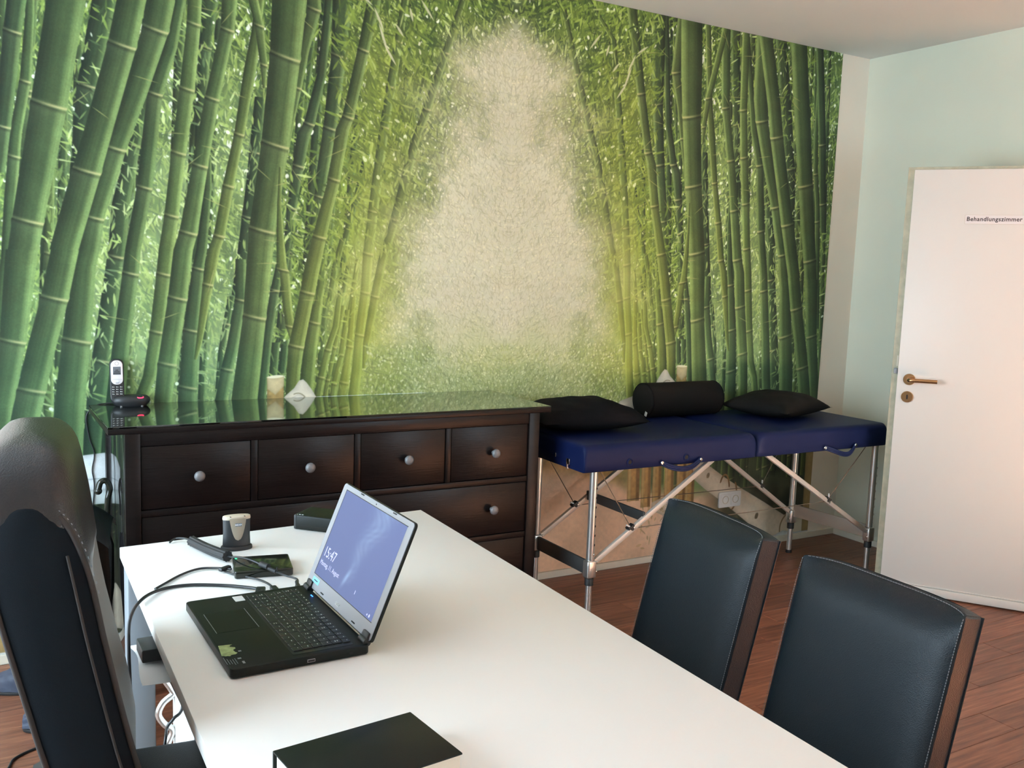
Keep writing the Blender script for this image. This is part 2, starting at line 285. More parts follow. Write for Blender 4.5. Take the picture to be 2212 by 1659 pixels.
def paint_mural(PPM=640, WM=4.08, HM=2.70):
    """Returns an sRGB float array (rows from the bottom) of the printed bamboo grove; the right half mirrors the left."""
    rng = np.random.default_rng(11)
    W = int(round(WM / 2 * PPM)); H = int(round(HM * PPM))
    U, Zc = np.meshgrid((np.arange(W) + .5) / PPM, (np.arange(H) + .5) / PPM)
    U = U.astype(np.float32); Zc = Zc.astype(np.float32)
    def ss(a, b, x):
        t = np.clip((x - a) / (b - a), 0, 1); return t * t * (3 - 2 * t)
    def noise(sx, sy, seed):
        r = np.random.default_rng(seed); gy, gx = max(2, int(H / sy) + 2), max(2, int(W / sx) + 2)
        g = r.random((gy, gx)).astype(np.float32)
        y = np.linspace(0, gy - 1.001, H); x = np.linspace(0, gx - 1.001, W)
        y0 = y.astype(int); x0 = x.astype(int); fy = (y - y0)[:, None].astype(np.float32); fx = (x - x0)[None].astype(np.float32)
        fy = fy * fy * (3 - 2 * fy); fx = fx * fx * (3 - 2 * fx)
        a = g[y0][:, x0]; b = g[y0][:, x0 + 1]; c = g[y0 + 1][:, x0]; d = g[y0 + 1][:, x0 + 1]
        return (a * (1 - fx) + b * fx) * (1 - fy) + (c * (1 - fx) + d * fx) * fy
    def C(*v): return np.array(v, np.float32) / 255.
    n1 = noise(90, 90, 1); n2 = noise(30, 30, 2); n3 = noise(9, 9, 3); n4 = noise(3, 3, 4)
    ub = np.interp(Zc, [0, .86, .95, 1.05, 1.21, 1.48, 1.69, 1.92, 2.2, 2.38, 2.47, 2.6, 2.7],
                   [1.25, 1.42, 1.46, 1.46, 1.46, 1.5, 1.56, 1.68, 1.70, 1.78, 1.92, 2.1, 2.2]).astype(np.float32)
    hz = ss(-.25, .27, U - ub + (n1 - .5) * .20 + (n2 - .5) * .10)        # 0 in the grove .. 1 in the misty middle
    low = ss(1.32, .84, Zc + (n1 - .5) * .25)
    cream = C(200, 200, 174) * (1 - low[..., None]) + C(176, 192, 138) * low[..., None]
    cream = cream * (.97 + .06 * n1[..., None])
    grove = C(70, 96, 50) * (.72 + .5 * n1[..., None]) * (.8 + .4 * n2[..., None])
    glow = np.exp(-((U - 1.42) / .2) ** 2) * ss(.7, 1.0, Zc) * (1 - ss(2.2, 2.65, Zc))
    grove = grove * (1 - .45 * glow[..., None]) + C(140, 150, 70) * (.45 * glow[..., None])
    lit = np.clip(ss(.05, .35, U) * ss(1.15, .85, U) * ss(2.55, 1.9, Zc) * .85 + ss(1.0, 1.3, U) * ss(1.75, 1.3, Zc) * .45 + ss(.3, .0, U) * .35, 0, 1) * (.55 + .7 * n1)
    lit = np.clip(lit, 0, 1); grove = grove * (1 - .6 * lit[..., None]) + C(178, 202, 140) * (.6 * lit[..., None])
    img = grove * (1 - hz[..., None]) + cream * hz[..., None]
    def blob(u, z, L, B, ang, col, al, kind=0):
        cx, cy = u * PPM, z * PPM; L *= PPM; B *= PPM
        R = L + 2
        x0, x1 = int(max(0, cx - R)), int(min(W, cx + R + 1)); y0, y1 = int(max(0, cy - R)), int(min(H, cy + R + 1))
        if x1 <= x0 or y1 <= y0: return
        X = np.arange(x0, x1)[None] + .5 - cx; Y = np.arange(y0, y1)[:, None] + .5 - cy
        ca, sa = math.cos(ang), math.sin(ang)
        p = (X * ca + Y * sa) / L; q = (-X * sa + Y * ca) / B
        if kind == 0: w = np.clip(1 - p * p, 0, 1); m = np.clip((w - np.abs(q)) * B * 1.1 + .4, 0, 1) * (np.abs(p) < 1)
        else: m = np.clip((1 - np.sqrt(p * p + q * q)) * B + .5, 0, 1)
        m = (m * al).astype(np.float32)[..., None]
        s = img[y0:y1, x0:x1]; s += (col - s) * m
    pal = [C(48, 70, 40), C(80, 104, 48), C(114, 140, 60), C(148, 172, 84), C(190, 208, 136), C(240, 244, 228)]
    def leaves(N, box, sc, wts, al=.85, yel=0., rnd=None, hk=.86, lk=1.):
        u0, u1, z0, z1 = box
        us = rng.uniform(u0, u1, N); zs = rng.uniform(z0, z1, N); k = rng.choice(6, N, p=wts); q = rng.random((N, 4))
        for i in range(N):
            u, z = us[i], zs[i]; xi = min(W - 1, int(u * PPM)); yi = min(H - 1, int(z * PPM)); h = hz[yi, xi]
            if rnd is not None and not rnd(u, z, q[i, 3], h): continue
            g = glow[yi, xi]; lm = lit[yi, xi] * lk
            col = pal[k[i]] * (.85 + .3 * q[i, 0])
            col = col * (1 - .5 * lm) + C(206, 224, 168) * (.5 * lm)
            col = col * (1 - .35 * g - yel * .3) + C(158, 164, 70) * (.35 * g + yel * .3)
            hh = h * hk
            base = cream[yi, xi] * (.81 + .26 * (k[i] / 5.)) * np.array([1, .985, .93], np.float32)
            col = col * (1 - hh) + base * hh
            s = sc * (1 - .45 * h)
            a = -1.15 + (q[i, 1] - .5) * 2.2
            if k[i] == 5: blob(u, z, s * (.16 + .2 * q[i, 2]), s * (.1 + .12 * q[i, 0]), a, col, .95, 1)
            else: blob(u, z, s * (.5 + .6 * q[i, 2]), s * (.09 + .08 * q[i, 0]), a, col, al * (1 - .35 * h))
    leaves(17000, (0, 2.04, .8, 2.7), .027, [.22, .22, .18, .14, .11, .13])
    leaves(9000, (1.35, 2.04, .78, 2.5), .030, [.2, .2, .15, .1, .15, .2])
    leaves(2500, (0, 1.5, .8, 2.7), .038, [.2, .25, .25, .15, .09, .06])
    for i in range(70):                                                    # sky gaps between the far stems
        blob(rng.uniform(.3, 1.45), rng.uniform(1.5, 2.65), rng.uniform(.006, .022), rng.uniform(.004, .010), 1.4 + rng.normal() * .2, C(238, 240, 228), .9, 1)
    for (u, z) in ((1.33, 2.28), (1.34, 2.21), (.72, 2.26), (.73, 2.2), (.69, 2.12), (.9, 2.28), (.92, 2.2), (.60, 2.1), (.62, 1.98), (.64, 1.9)):
        for j in range(5): blob(u + rng.normal() * .012, z + rng.normal() * .03, .02, .009, 1.5 + rng.normal() * .3, C(240, 240, 230), .85, 1)
    def stalk(P, N, tone, yel, dim=1.0):
        u = [p[0] for p in P]; z = [p[1] for p in P]; w = [p[2] for p in P]
        if z[0] > 2.1 and w[0] > .021 and z[0] > 2.2:                         # carry on to the ceiling
            s = (u[0] - u[1]) / max(1e-3, z[0] - z[1]); u.insert(0, u[0] + s * (2.75 - z[0])); z.insert(0, 2.75); w.insert(0, w[0])
        if z[-1] < 1.0 and w[-1] > .021:                                      # and down to its foot
            zb = (.33 if u[-1] < 1.2 else .55) + .1 * rng.random(); s = (u[-2] - u[-1]) / max(1e-3, z[-2] - z[-1])
            u.append(u[-1] - s * .6 * (z[-1] - zb)); z.append(zb); w.append(w[-1] * 1.05)
        zmin, zmax = z[-1], z[0]; tip0 = w[0] < .021; tip1 = w[-1] < .021
        r0, r1 = max(0, int(zmin * PPM)), min(H, int(zmax * PPM) + 1)
        if r1 <= r0: return
        rows = (np.arange(r0, r1) + .5) / PPM
        zz = z[::-1]; cu = np.interp(rows, zz, u[::-1]); cw = np.interp(rows, zz, w[::-1])
        for zn in N: cw = cw * (1 + .055 * np.exp(-((rows - zn) / .011) ** 2))
        x0 = max(0, int((np.min(cu - cw / 2)) * PPM) - 2); x1 = min(W, int(np.max(cu + cw / 2) * PPM) + 3)
        if x1 <= x0: return
        X = (np.arange(x0, x1) + .5)[None] / PPM
        t = (X - cu[:, None]) / cw[:, None] + .5
        m = np.clip(np.minimum(t, 1 - t) * cw[:, None] * PPM + .5, 0, 1)
        L = lambda a, b, k: a * (1 - k) + b * k
        dk = L(C(26, 38, 30), C(50, 66, 40), tone); md = L(C(50, 68, 46), C(90, 114, 64), tone); lt = L(C(102, 128, 78), C(160, 186, 108), tone)
        y = np.clip(yel * (.35 + .65 * ss(2.3, 1.2, rows)), 0, 1)[:, None, None]
        dk = dk * (1 - .35 * y) + C(112, 116, 40) * (.35 * y); md = md * (1 - .6 * y) + C(150, 152, 60) * (.6 * y); lt = lt * (1 - .55 * y) + C(190, 190, 86) * (.55 * y)
        a = ss(.02, .58, t)[..., None]; b = ss(.62, .95, t)[..., None]
        col = (dk * (1 - a) + md * a) * (1 - b) + lt * b
        sr = np.random.default_rng(int(abs(u[1]) * 1000) + int(z[1] * 77)); k = sr.random(28).astype(np.float32)
        st = np.interp(np.clip(t, 0, 1), np.linspace(0, 1, 28), k); col = col * (1 + .10 * (st[..., None] - .5))
        mot = n2[r0:r1, x0:x1, None] * .5 + n1[r0:r1, x0:x1, None] * .5
        col = col * (.9 + .2 * mot)
        col = col * (.95 + .1 * n4[r0:r1, x0:x1, None])
        for zn in N:
            d = rows[:, None] - (zn + (.5 - t) * cw[:, None] * .22 + .1 * cw[:, None] * (t - .5) ** 2)
            th = .0030 + .02 * np.interp(zn, zz, w[::-1])
            ln = np.exp(-(d / th) ** 2) * (.25 + .6 * ss(.1, .8, t))
            col = col + (C(204, 194, 138) - col) * ln[..., None] * .95
            sh = np.exp(-((d + th * 2.2) / (th * 1.1)) ** 2) * .30; col = col * (1 - sh[..., None])
            du = np.exp(-np.clip(-d - th * 2, 0, 9) / .05) * (d < -th * 2) * .10; col = col + (C(200, 205, 160) - col) * du[..., None]
        f = hz[r0:r1, x0:x1, None] * .35
        col = col * (1 - f) + cream[r0:r1, x0:x1] * f
        s = img[r0:r1, x0:x1]; s += (col * dim - s) * m[..., None].astype(np.float32)
    for i in range(26):                                                    # thin far stems
        u = rng.uniform(-.05, 1.3); sl = rng.uniform(.02, .13); w = rng.uniform(.022, .034)
        P = [(u + sl * 1.6, 2.7, w), (u, rng.uniform(.85, 1.0), w * 1.1)]
        stalk(P, list(rng.uniform(.9, 2.6, 4)), rng.uniform(.05, .3), rng.uniform(0, .4))
    leaves(3000, (0, 1.5, .8, 2.7), .032, [.24, .22, .2, .13, .11, .10])
    def canopy(u, z, q, h):                                                # leaf masses hanging at the grove's edge
        e = np.interp(z, [1.3, 1.5, 1.7, 1.95, 2.2, 2.4, 2.7], [.02, .06, .14, .2, .25, .28, .4]); c = np.interp(z, [1.3, 1.7, 2.1, 2.4, 2.7], [1.45, 1.5, 1.58, 1.62, 1.75])
        return q < 1.0 * math.exp(-((u - c) / (e + .02)) ** 2)
    nst = len(STALKS)
    for i, (P, N, tone, yel) in enumerate(STALKS):
        stalk(P, N, tone, yel)
        if i == 4: leaves(1500, (.2, 1.5, .85, 2.7), .030, [.17, .25, .28, .16, .09, .05])
        if i == 19: leaves(1500, (.2, 1.5, .85, 2.7), .026, [.17, .25, .28, .16, .09, .05], rnd=lambda u, z, q, h: not (.98 < u < 1.27 and z > 1.75))
        if i == nst - 11:
            leaves(900, (1.0, 1.5, 1.3, 2.7), .036, [.24, .3, .26, .14, .06, 0], yel=.1, rnd=lambda u, z, q, h: not (.98 < u < 1.26 and z > 1.8))
            leaves(7000, (1.22, 2.04, 1.3, 2.7), .038, [.24, .3, .25, .13, .06, .02], yel=.2, rnd=canopy)
    leaves(1800, (1.36, 2.04, 1.5, 2.7), .036, [.24, .3, .25, .13, .06, .02], yel=.25, rnd=canopy)
    for (u, z, L, a) in ((1.41, 2.43, .05, -1.1), (1.43, 2.36, .06, -1.2), (1.46, 2.3, .05, -.95), (1.5, 2.4, .03, -.9), (1.62, 2.5, .05, -.9), (1.55, 2.47, .03, -1.3), (1.35, 2.5, .04, -.6)):
        blob(u, z, L, .0055, a, C(206, 204, 170), .9)
    for i in range(46):                                                    # thin pale twigs
        u, z = rng.uniform(.3, 1.6), rng.uniform(1.2, 2.65); blob(u, z, rng.uniform(.03, .06), .0018, rng.normal() * .5, C(172, 168, 104), .7)
    # soft yellow sunlight at the grove's inner edge
    gl = (np.exp(-((U - 1.34) / .17) ** 2) * ss(.80, 1.0, Zc) * (1 - ss(1.25, 2.1, Zc)) * .36)[..., None]
    img += (C(196, 202, 74) - img) * gl
    teal = (ss(1.5, .92, Zc) * ss(1.2, .8, U) * .15)[..., None]; img += (C(104, 164, 132) - img) * teal  # teal low on the stems: printed mist plus cool daylight put into the print
    mist = (hz * ss(.9, 1.3, Zc) * (1 - ss(2.35, 2.6, Zc)) * .22)[..., None]; img += (cream - img) * mist
    leaves(5200, (1.38, 2.04, .76, 1.12), .030, [.12, .22, .2, .14, .14, .18], al=.8, yel=.25, hk=.62, rnd=lambda u, z, q, h: q < 1.25 - (z - .8) * 3.2)
    img *= (1 - (1 - np.array([.93, .96, .97], np.float32)) * (1 - hz[..., None]) * ss(.45, .8, Zc)[..., None])
    # --- the ground: stones, cut bamboo and a fallen white log ---
    def poly(pts, col, soft=1.0, grain=.06):
        pts = np.array(pts, float); x0, x1 = int(max(0, pts[:, 0].min() * PPM - 3)), int(min(W, pts[:, 0].max() * PPM + 3)); y0, y1 = int(max(0, pts[:, 1].min() * PPM - 3)), int(min(H, pts[:, 1].max() * PPM + 3))
        if x1 <= x0 or y1 <= y0: return None
        X = (np.arange(x0, x1) + .5)[None] / PPM; Y = (np.arange(y0, y1) + .5)[:, None] / PPM
        ins = np.zeros((y1 - y0, x1 - x0), bool); dm = np.full((y1 - y0, x1 - x0), 9., np.float32); n = len(pts)
        for i in range(n):
            ax, ay = pts[i]; bx, by = pts[(i + 1) % n]
            c = ((ay > Y) != (by > Y)) & (X < (bx - ax) * (Y - ay) / ((by - ay) if abs(by - ay) > 1e-9 else 1e-9) + ax); ins ^= c
            ex, ey = bx - ax, by - ay; tt = np.clip(((X - ax) * ex + (Y - ay) * ey) / (ex * ex + ey * ey + 1e-12), 0, 1)
            dm = np.minimum(dm, np.hypot(X - ax - tt * ex, Y - ay - tt * ey))
        m = np.clip(np.where(ins, dm, -dm) * PPM / soft + .5, 0, 1).astype(np.float32)
        s = img[y0:y1, x0:x1]; shade = (1 - .18 * np.exp(-dm / .012))[..., None] * (1 - grain / 2 + grain * n3[y0:y1, x0:x1, None]) * (.94 + .12 * n1[y0:y1, x0:x1, None])
        s += (col * shade - s) * m[..., None]
    zg = .34 + .06 * (n1 - .5) + .16 * ss(1.2, 1.6, U)
    fz = ss(-.05, .05, zg - Zc)[..., None]
    sand = C(236, 200, 168) * (.86 + .16 * n1[..., None] + .06 * n3[..., None])
    olive = C(128, 110, 66) * (.75 + .3 * n2[..., None] + .25 * n3[..., None])
    fo = (ss(.80, .66, Zc) * ss(1.15, 1.42, U))[..., None]
    img += (olive - img) * fo; img += (sand - img) * fz
    dark = (ss(.66, .5, Zc) * ss(.9, .6, U))[..., None]; img += (C(46, 52, 38) * (.7 + .6 * n2[..., None]) - img) * dark * .9
    for i in range(16):                                                    # stem bases and pegs standing in front of the log
        u = .05 + i * .062 + rng.normal() * .012; w = rng.uniform(.026, .05); zt = rng.uniform(.42, .6); zb = .05 + .26 * min(1, max(0, (u - .1) / .9)) + rng.normal() * .02
        stalk([(u + .006, .70, w), (u, zb, w)], [zt - .06, zb + .08], .12, .2, .75)
    for (u, zt, zb, w) in ((1.27, .62, .33, .075), (1.19, .62, .29, .06), (1.12, .62, .26, .055), (1.04, .62, .24, .06), (.96, .62, .22, .06), (.9, .6, .2, .06)):
        poly([(u - w / 2, zb), (u - w / 2 + .008, zt), (u + w / 2 + .008, zt), (u + w / 2, zb)], C(176, 142, 88), 1, .2); poly([(u - w / 2, zb), (u - w / 2 + .008, zt), (u - w / 5 + .008, zt), (u - w / 4, zb)], C(122, 92, 54), 6, .2); poly([(u + w / 5, zb), (u + w / 5 + .008, zt), (u + w / 2.3 + .008, zt), (u + w / 2.3, zb)], C(204, 176, 122), 5, .1)
    poly([(1.15, .31), (1.06, .335), (.98, .315), (.88, .25), (.93, .19), (1.06, .23), (1.15, .27)], C(214, 196, 170))
    for i in range(60):                                                   # scrub and shards of leaf
        u, z = rng.uniform(.85, 1.22), rng.uniform(.07, .3); blob(u, z, rng.uniform(.01, .03), rng.uniform(.003, .007), rng.uniform(0, 3.1), [C(150, 128, 76), C(110, 92, 50), C(190, 160, 100)][i % 3], .4)
    log = [(.90, .54), (.82, .50), (.66, .40), (.54, .333), (.36, .238), (.20, .15), (.10, .15), (.04, .06), (.20, .01), (.38, .065), (.52, .165), (.66, .262), (.80, .35), (.88, .41)]
    poly(log, C(220, 208, 186))
    def ring(u, z, ru, rz, a0, a1, col, th=.0045):
        for k in range(40):
            a = a0 + (a1 - a0) * k / 39; blob(u + ru * math.cos(a), z + rz * math.sin(a), th * 1.6, th, a + 1.57, col, .8, 1)
    ring(.66, .33, .035, .085, .6, 2.9, C(120, 92, 60)); ring(.60, .30, .03, .08, 2.2, 4.6, C(120, 92, 60))
    blob(.41, .165, .012, .02, .3, C(90, 74, 52), .8, 1); blob(.78, .42, .010, .016, .3, C(110, 92, 66), .8, 1)
    blob(.125, .07, .105, .10, 0, C(214, 206, 184), 1, 1); ring(.125, .07, .10, .095, -.6, 3.4, C(120, 104, 72), .005)
    for (u, w) in ((.02, .05), (.075, .04)): stalk([(u, .5, w), (u, .03, w)], [.12, .3], .25, .5, .8)
    poly([(.22, .60), (.215, .70), (.30, .735), (.40, .742), (.47, .715), (.49, .61), (.36, .598)], C(222, 230, 232)); blob(.35, .645, .12, .0022, .03, C(160, 175, 178), .8)
    poly([(.2, .55), (.5, .55), (.5, .605), (.2, .605)], C(204, 216, 214))
    poly([(0, -.02), (.5, -.02), (.42, .05), (.3, .03), (.2, .06), (.1, .04), (0, .045)], C(214, 222, 222)); poly([(-.02, .04), (.05, .04), (.06, .5), (-.02, .5)], C(170, 148, 100), 3)
    poly([(1.24, .79), (1.245, .845), (1.30, .862), (1.38, .84), (1.42, .80), (1.41, .77), (1.3, .77)], C(214, 212, 192))
    # cut stump and leaf-shaped stone that show above the chest
    poly([(.968, .80), (.966, 1.0), (1.034, 1.004), (1.032, .80)], C(172, 152, 96), 1, .3)
    poly([(.968, .955), (.967, 1.0), (1.034, 1.004), (1.034, .965), (1.0, .93)], C(204, 196, 152), 2)
    blob(1.0, 1.003, .034, .006, .06, C(226, 226, 196), 1, 1); blob(.995, .905, .026, .004, .25, C(110, 82, 44), .8); blob(.98, .87, .015, .006, 1.0, C(120, 90, 48), .7)
    poly([(1.0, .868), (1.04, .925), (1.075, .955), (1.095, .985), (1.112, .99), (1.128, .975), (1.15, .945), (1.165, .92), (1.18, .89), (1.19, .865), (1.18, .82), (1.03, .82)], C(222, 220, 200))
    poly([(1.01, .862), (1.05, .91), (1.09, .93), (1.118, .925), (1.13, .90), (1.132, .868), (1.125, .83), (1.03, .83)], C(232, 230, 214))
    ring(1.09, .87, .045, .064, .05, 1.9, C(150, 146, 118), .0022)
    for zz in (1.418, .915):                                               # sheet joints of the wallpaper
        r = int(zz * PPM); img[r] *= .93
    for ax in (0, 1):                                                      # soft print
        q = np.pad(img, [(1, 1) if k == ax else (0, 0) for k in range(3)], mode='edge'); n = img.shape[ax]
        img = .25 * np.take(q, range(0, n), ax) + .5 * img + .25 * np.take(q, range(2, n + 2), ax)
    img = np.clip(img, 0, 1)
    img = np.concatenate([img, img[:, ::-1]], axis=1)
    g2 = np.random.default_rng(5).random(img.shape[:2]).astype(np.float32)
    return np.clip(img * (.975 + .05 * g2[..., None]), 0, 1)
# ------------------------------------------------------------------ room shell
X0, X1, Y0, Y1, HC = ROOM['x0'], ROOM['x1'], ROOM['y0'], ROOM['y1'], ROOM['h']
T = .14
def slab(name, a, b, m, mb=None):
    c = [(a[i] + b[i]) / 2 for i in range(3)]; d = [abs(b[i] - a[i]) for i in range(3)]
    return struct(name, MB().box(c, d), m)
def multi(name, boxes, m):
    mb = MB()
    for a, b in boxes: mb.box([(a[i] + b[i]) / 2 for i in range(3)], [abs(b[i] - a[i]) for i in range(3)])
    return struct(name, mb, m)
DY0, DY1, DH = -2.62, -1.66, 2.01         # doorway in the right wall
floor = slab('floor', (X0 - T, Y0 - T, -.12), (X1 + T, T, -.006), M_FLOORBASE)
slab('ceiling', (X0 - T, Y0 - T, HC), (X1 + T, T, HC + .1), M_CEIL)
slab('wall_back', (X0 - T, 0, -.12), (X1 + T, T, HC), M_WALL)
multi('wall_right', [((X1, DY1, -.12), (X1 + T, 0, HC)), ((X1, Y0 - T, -.12), (X1 + T, DY0, HC)), ((X1, DY0, DH), (X1 + T, DY1, HC))], M_WALL_BOUNCE)
a, b, s, h = WIN1
multi('wall_left', [((X0 - T, b, -.12), (X0, 0, HC)), ((X0 - T, Y0, -.12), (X0, a, HC)), ((X0 - T, a, -.12), (X0, b, s)), ((X0 - T, a, h), (X0, b, HC))], M_WALL)
a, b, s, h = WIN2
multi('wall_front', [((b, Y0 - T, -.12), (X1, Y0, HC)), ((X0 - T, Y0 - T, -.12), (a, Y0, HC)), ((a, Y0 - T, -.12), (b, Y0, s)), ((a, Y0 - T, h), (b, Y0, HC))], M_WALL)
# hallway behind the open doorway
multi('wall_hall', [((X1 + T + 1.1, -3.6, -.12), (X1 + T + 1.2, -.8, HC)), ((X1 + T, -3.7, -.12), (X1 + T + 1.2, -3.6, HC)), ((X1 + T, -.8, -.12), (X1 + T + 1.2, -.7, HC)), ((X1 + T, -3.7, HC), (X1 + T + 1.2, -.7, HC + .1)), ((X1 + T, -3.7, -.12), (X1 + T + 1.2, -.7, 0))], M_WALL)
# windows
def window(name, c0, c1, axis):
    w = bpy.data.objects.new(name, None); COL.objects.link(w); w['kind'] = 'structure'
    (u0, z0), (u1, z1) = c0, c1
    def bx(u, z, du, dz, dep):
        return (((X0 - .06, u, z), (dep, du, dz)) if axis == 'x' else ((u, Y0 - .06, z), (du, dep, dz)))
    mb = MB(); t = .06; um = (u0 + u1) / 2; zm = (z0 + z1) / 2
    for u, z, du, dz in ((u0 + t / 2, zm, t, z1 - z0), (u1 - t / 2, zm, t, z1 - z0), (um, zm, t, z1 - z0), (um, z0 + t / 2, u1 - u0, t), (um, z1 - t / 2, u1 - u0, t)): mb.box(*bx(u, z, du, dz, .07))
    part('window_frame', mb, M_WHITE, w, 0)
    for k in (0, 1):
        uc = u0 + (u1 - u0) * (.25 + .5 * k); mb = MB().box(*bx(uc, zm, (u1 - u0) / 2 - .1, z1 - z0 - .12, .006)); part('pane', mb, M_GLASSW, w, 0)
    return w
window('window_1', (WIN1[0], WIN1[2]), (WIN1[1], WIN1[3]), 'x')
window('window_2', (WIN2[0], WIN2[2]), (WIN2[1], WIN2[3]), 'y')
# skirting: a slim cream strip
bl = multi('baseboard_back', [((X0, -.013, 0), (X1, 0, .032))], M_TRIM)
multi('baseboard_right', [((X1 - .013, DY1 + .08, 0), (X1, -.013, .032)), ((X1 - .013, Y0, 0), (X1, DY0 - .08, .032))], M_TRIM)
multi('baseboard_left', [((X0, Y0, 0), (X0 + .013, -.013, .032))], M_TRIM)
multi('trim_1', [((X1 - .02, DY1, 0), (X1 + T, DY1 + .07, DH + .07)), ((X1 - .02, DY0 - .07, 0), (X1 + T, DY0, DH + .07)), ((X1 - .02, DY0, DH), (X1 + T, DY1, DH + .07))], M_TRIM)
# laminate planks laid parallel to the mural wall
rp = random.Random(4); PL = {}
def plank_mesh(L):
    k = round(L, 2)
    if k not in PL:
        PL[k] = MB().box((0, 0, -.003), (k - .0016, .1284, .006), bev=.0007, seg=1).mesh('plank', 0); PL[k].materials.append(M_PLANK)
    return PL[k]
y = -.016; row = 0; GX0, GX1 = X0 + .02, X1 - .016
while y > Y0 + .05:
    x = GX0; off = rp.choice((.3, .5, .7, .9, 1.1, 1.28))
    while x < GX1 - .05:
        L = min(off, GX1 - x); L = round(L - .005, 2)
        if L > .03: put('plank', plank_mesh(L), M_PLANK, floor, loc=(x + L / 2, y - .065, 0))
        x += L; off = 1.28
        if L <= .03: break
    y -= .13; row += 1

# ------------------------------------------------------------------ the wallpaper print
def mural():
    px = paint_mural()
    h, w = px.shape[:2]
    im = bpy.data.images.new('bamboo_print', w, h, alpha=False)
    buf = np.ones((h, w, 4), np.float32); buf[..., :3] = px; im.pixels.foreach_set(buf.ravel()); im.update(); im.pack()
    m = bpy.data.materials.new('printed_wallpaper'); m.use_nodes = True; nt = m.node_tree; b = nt.nodes['Principled BSDF']
    t = nt.nodes.new('ShaderNodeTexImage'); t.image = im; t.extension = 'EXTEND'; uv = nt.nodes.new('ShaderNodeUVMap'); uv.uv_map = 'UVMap'
    nt.links.new(uv.outputs[0], t.inputs[0]); nt.links.new(t.outputs[0], b.inputs['Base Color'])
    b.inputs['Roughness'].default_value = .5; b.inputs['Specular IOR Level'].default_value = .3
    tc = nt.nodes.new('ShaderNodeTexCoord'); n = nt.nodes.new('ShaderNodeTexNoise'); n.inputs['Scale'].default_value = 150; n.inputs['Detail'].default_value = 4
    nt.links.new(tc.outputs['Object'], n.inputs['Vector']); bp = nt.nodes.new('ShaderNodeBump'); bp.inputs['Strength'].default_value = .22; bp.inputs['Distance'].default_value = .003
    nt.links.new(n.outputs['Fac'], bp.inputs['Height']); nt.links.new(bp.outputs[0], b.inputs['Normal'])
    mb = MB().box((1.72, -.0012, HC / 2 + .016), (4.08, .0022, HC - .034)); me = mb.mesh('wallpaper_mural', 0)
    uvl = me.uv_layers.new(name='UVMap')
    for l in me.loops:
        v = me.vertices[l.vertex_index].co; uvl.data[l.index].uv = ((v.x + .32) / 4.08, v.z / 2.70)
    o = put('wallpaper_mural', me, m)
    tag(o, 'photo wallpaper of a green bamboo grove covering the back wall', 'mural')
mural()

# ------------------------------------------------------------------ double socket
t = thing('wall_socket', 'white double power socket low on the mural under the massage table', 'socket', (3.138, -.0024, .28))
fr = MB().prism(rrect(.157, .085, .008), 0, .010, .003, M=Matrix.Rotation(math.pi / 2, 4, 'X')); part('frame', fr, M_WHITE, t)
for k in (-1, 1):
    mb = MB().prism(rrect(.060, .060, .004), .010, .0125, .001, M=Matrix.Translation((k * .0355, 0, 0)) @ Matrix.Rotation(math.pi / 2, 4, 'X')); f = part('socket_insert', mb, M_WHITE, t)
    Mr = Matrix.Rotation(math.pi / 2, 4, 'X')
    mb = MB().lathe([(.0215, .012), (.0215, .0145), (.019, .0145), (.0185, .004), (.0001, .004)], 24, (k * .0355, 0, 0), M=Mr); part('socket_well', mb, M_BEIGE, f)
    mb = MB()
    for j in (-1, 1): mb.cyl((k * .0355 + j * .0095, -.0042, 0), (k * .0355 + j * .0095, -.0052, 0), .0028, n=10)
    part('pin_hole', mb, M_DARKHOLE, f)

# ------------------------------------------------------------------ the open door
a = -.969; d = Vector((math.cos(a), math.sin(a), 0))
door = bpy.data.objects.new('door_1', None); COL.objects.link(door); door['kind'] = 'structure'; door['label'] = 'white room door standing wide open into the room'
door.location = (3.374, -.805, 0); door.rotation_euler = (0, 0, a)
# local: x along the leaf from the latch edge, -y towards the room, z up
LW = .965
part('door_leaf', MB().box((LW / 2, .0135, .99), (LW, .027, 1.965), bev=.002), M_DOOR, door)
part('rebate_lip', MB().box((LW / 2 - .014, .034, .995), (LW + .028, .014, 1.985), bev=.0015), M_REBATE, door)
part('bottom_sweep', MB().box((LW / 2, -.004, .027), (LW, .008, .038), bev=.003).box((LW / 2, -.002, .051), (LW, .005, .006), bev=.002), M_DOOR, door)
part('latch', MB().box((-.010, .017, 1.052), (.016, .014, .026), bev=.003), M_TLEG, door)
part('strike_recess', MB().box((-.006, .0262, 1.098), (.006, .0015, .05)), M_TRIM, door)
Mr = Matrix.Rotation(math.pi / 2, 4, 'X')
h = part('door_handle', MB().lathe([(.0265, 0), (.0265, .006), (.024, .009), (.0001, .009)], 28, (.052, 0, 1.0175), M=Mr), M_BRASS, door)
part('lever', MB().tube(spline([(.052, -.008, 1.0175), (.052, -.04, 1.0175), (.056, -.052, 1.0175), (.072, -.056, 1.018), (.12, -.056, 1.019), (.172, -.056, 1.0195)], 5), .0095, 14), M_BRASS, h)
k = part('keyhole_rosette', MB().lathe([(.0265, 0), (.0265, .006), (.024, .009), (.0001, .009)], 28, (.049, 0, .936), M=Mr), M_BRASS, door)
part('keyhole', MB().prism(rrect(.007, .022, .0034), .0085, .0098, M=Matrix.Translation((.049, 0, .936)) @ Mr), M_DARKHOLE, k)
sg = thing('door_sign', 'small white paper strip lettered Behandlungszimmer II on the open door', 'sign', door.matrix_basis @ Vector((.223, -.0008, 1.752)), a)
part('paper_strip', MB().box((.138, 0, .0), (.276, .0012, .0405)), M_SIGN, sg, 0)
mb = MB()
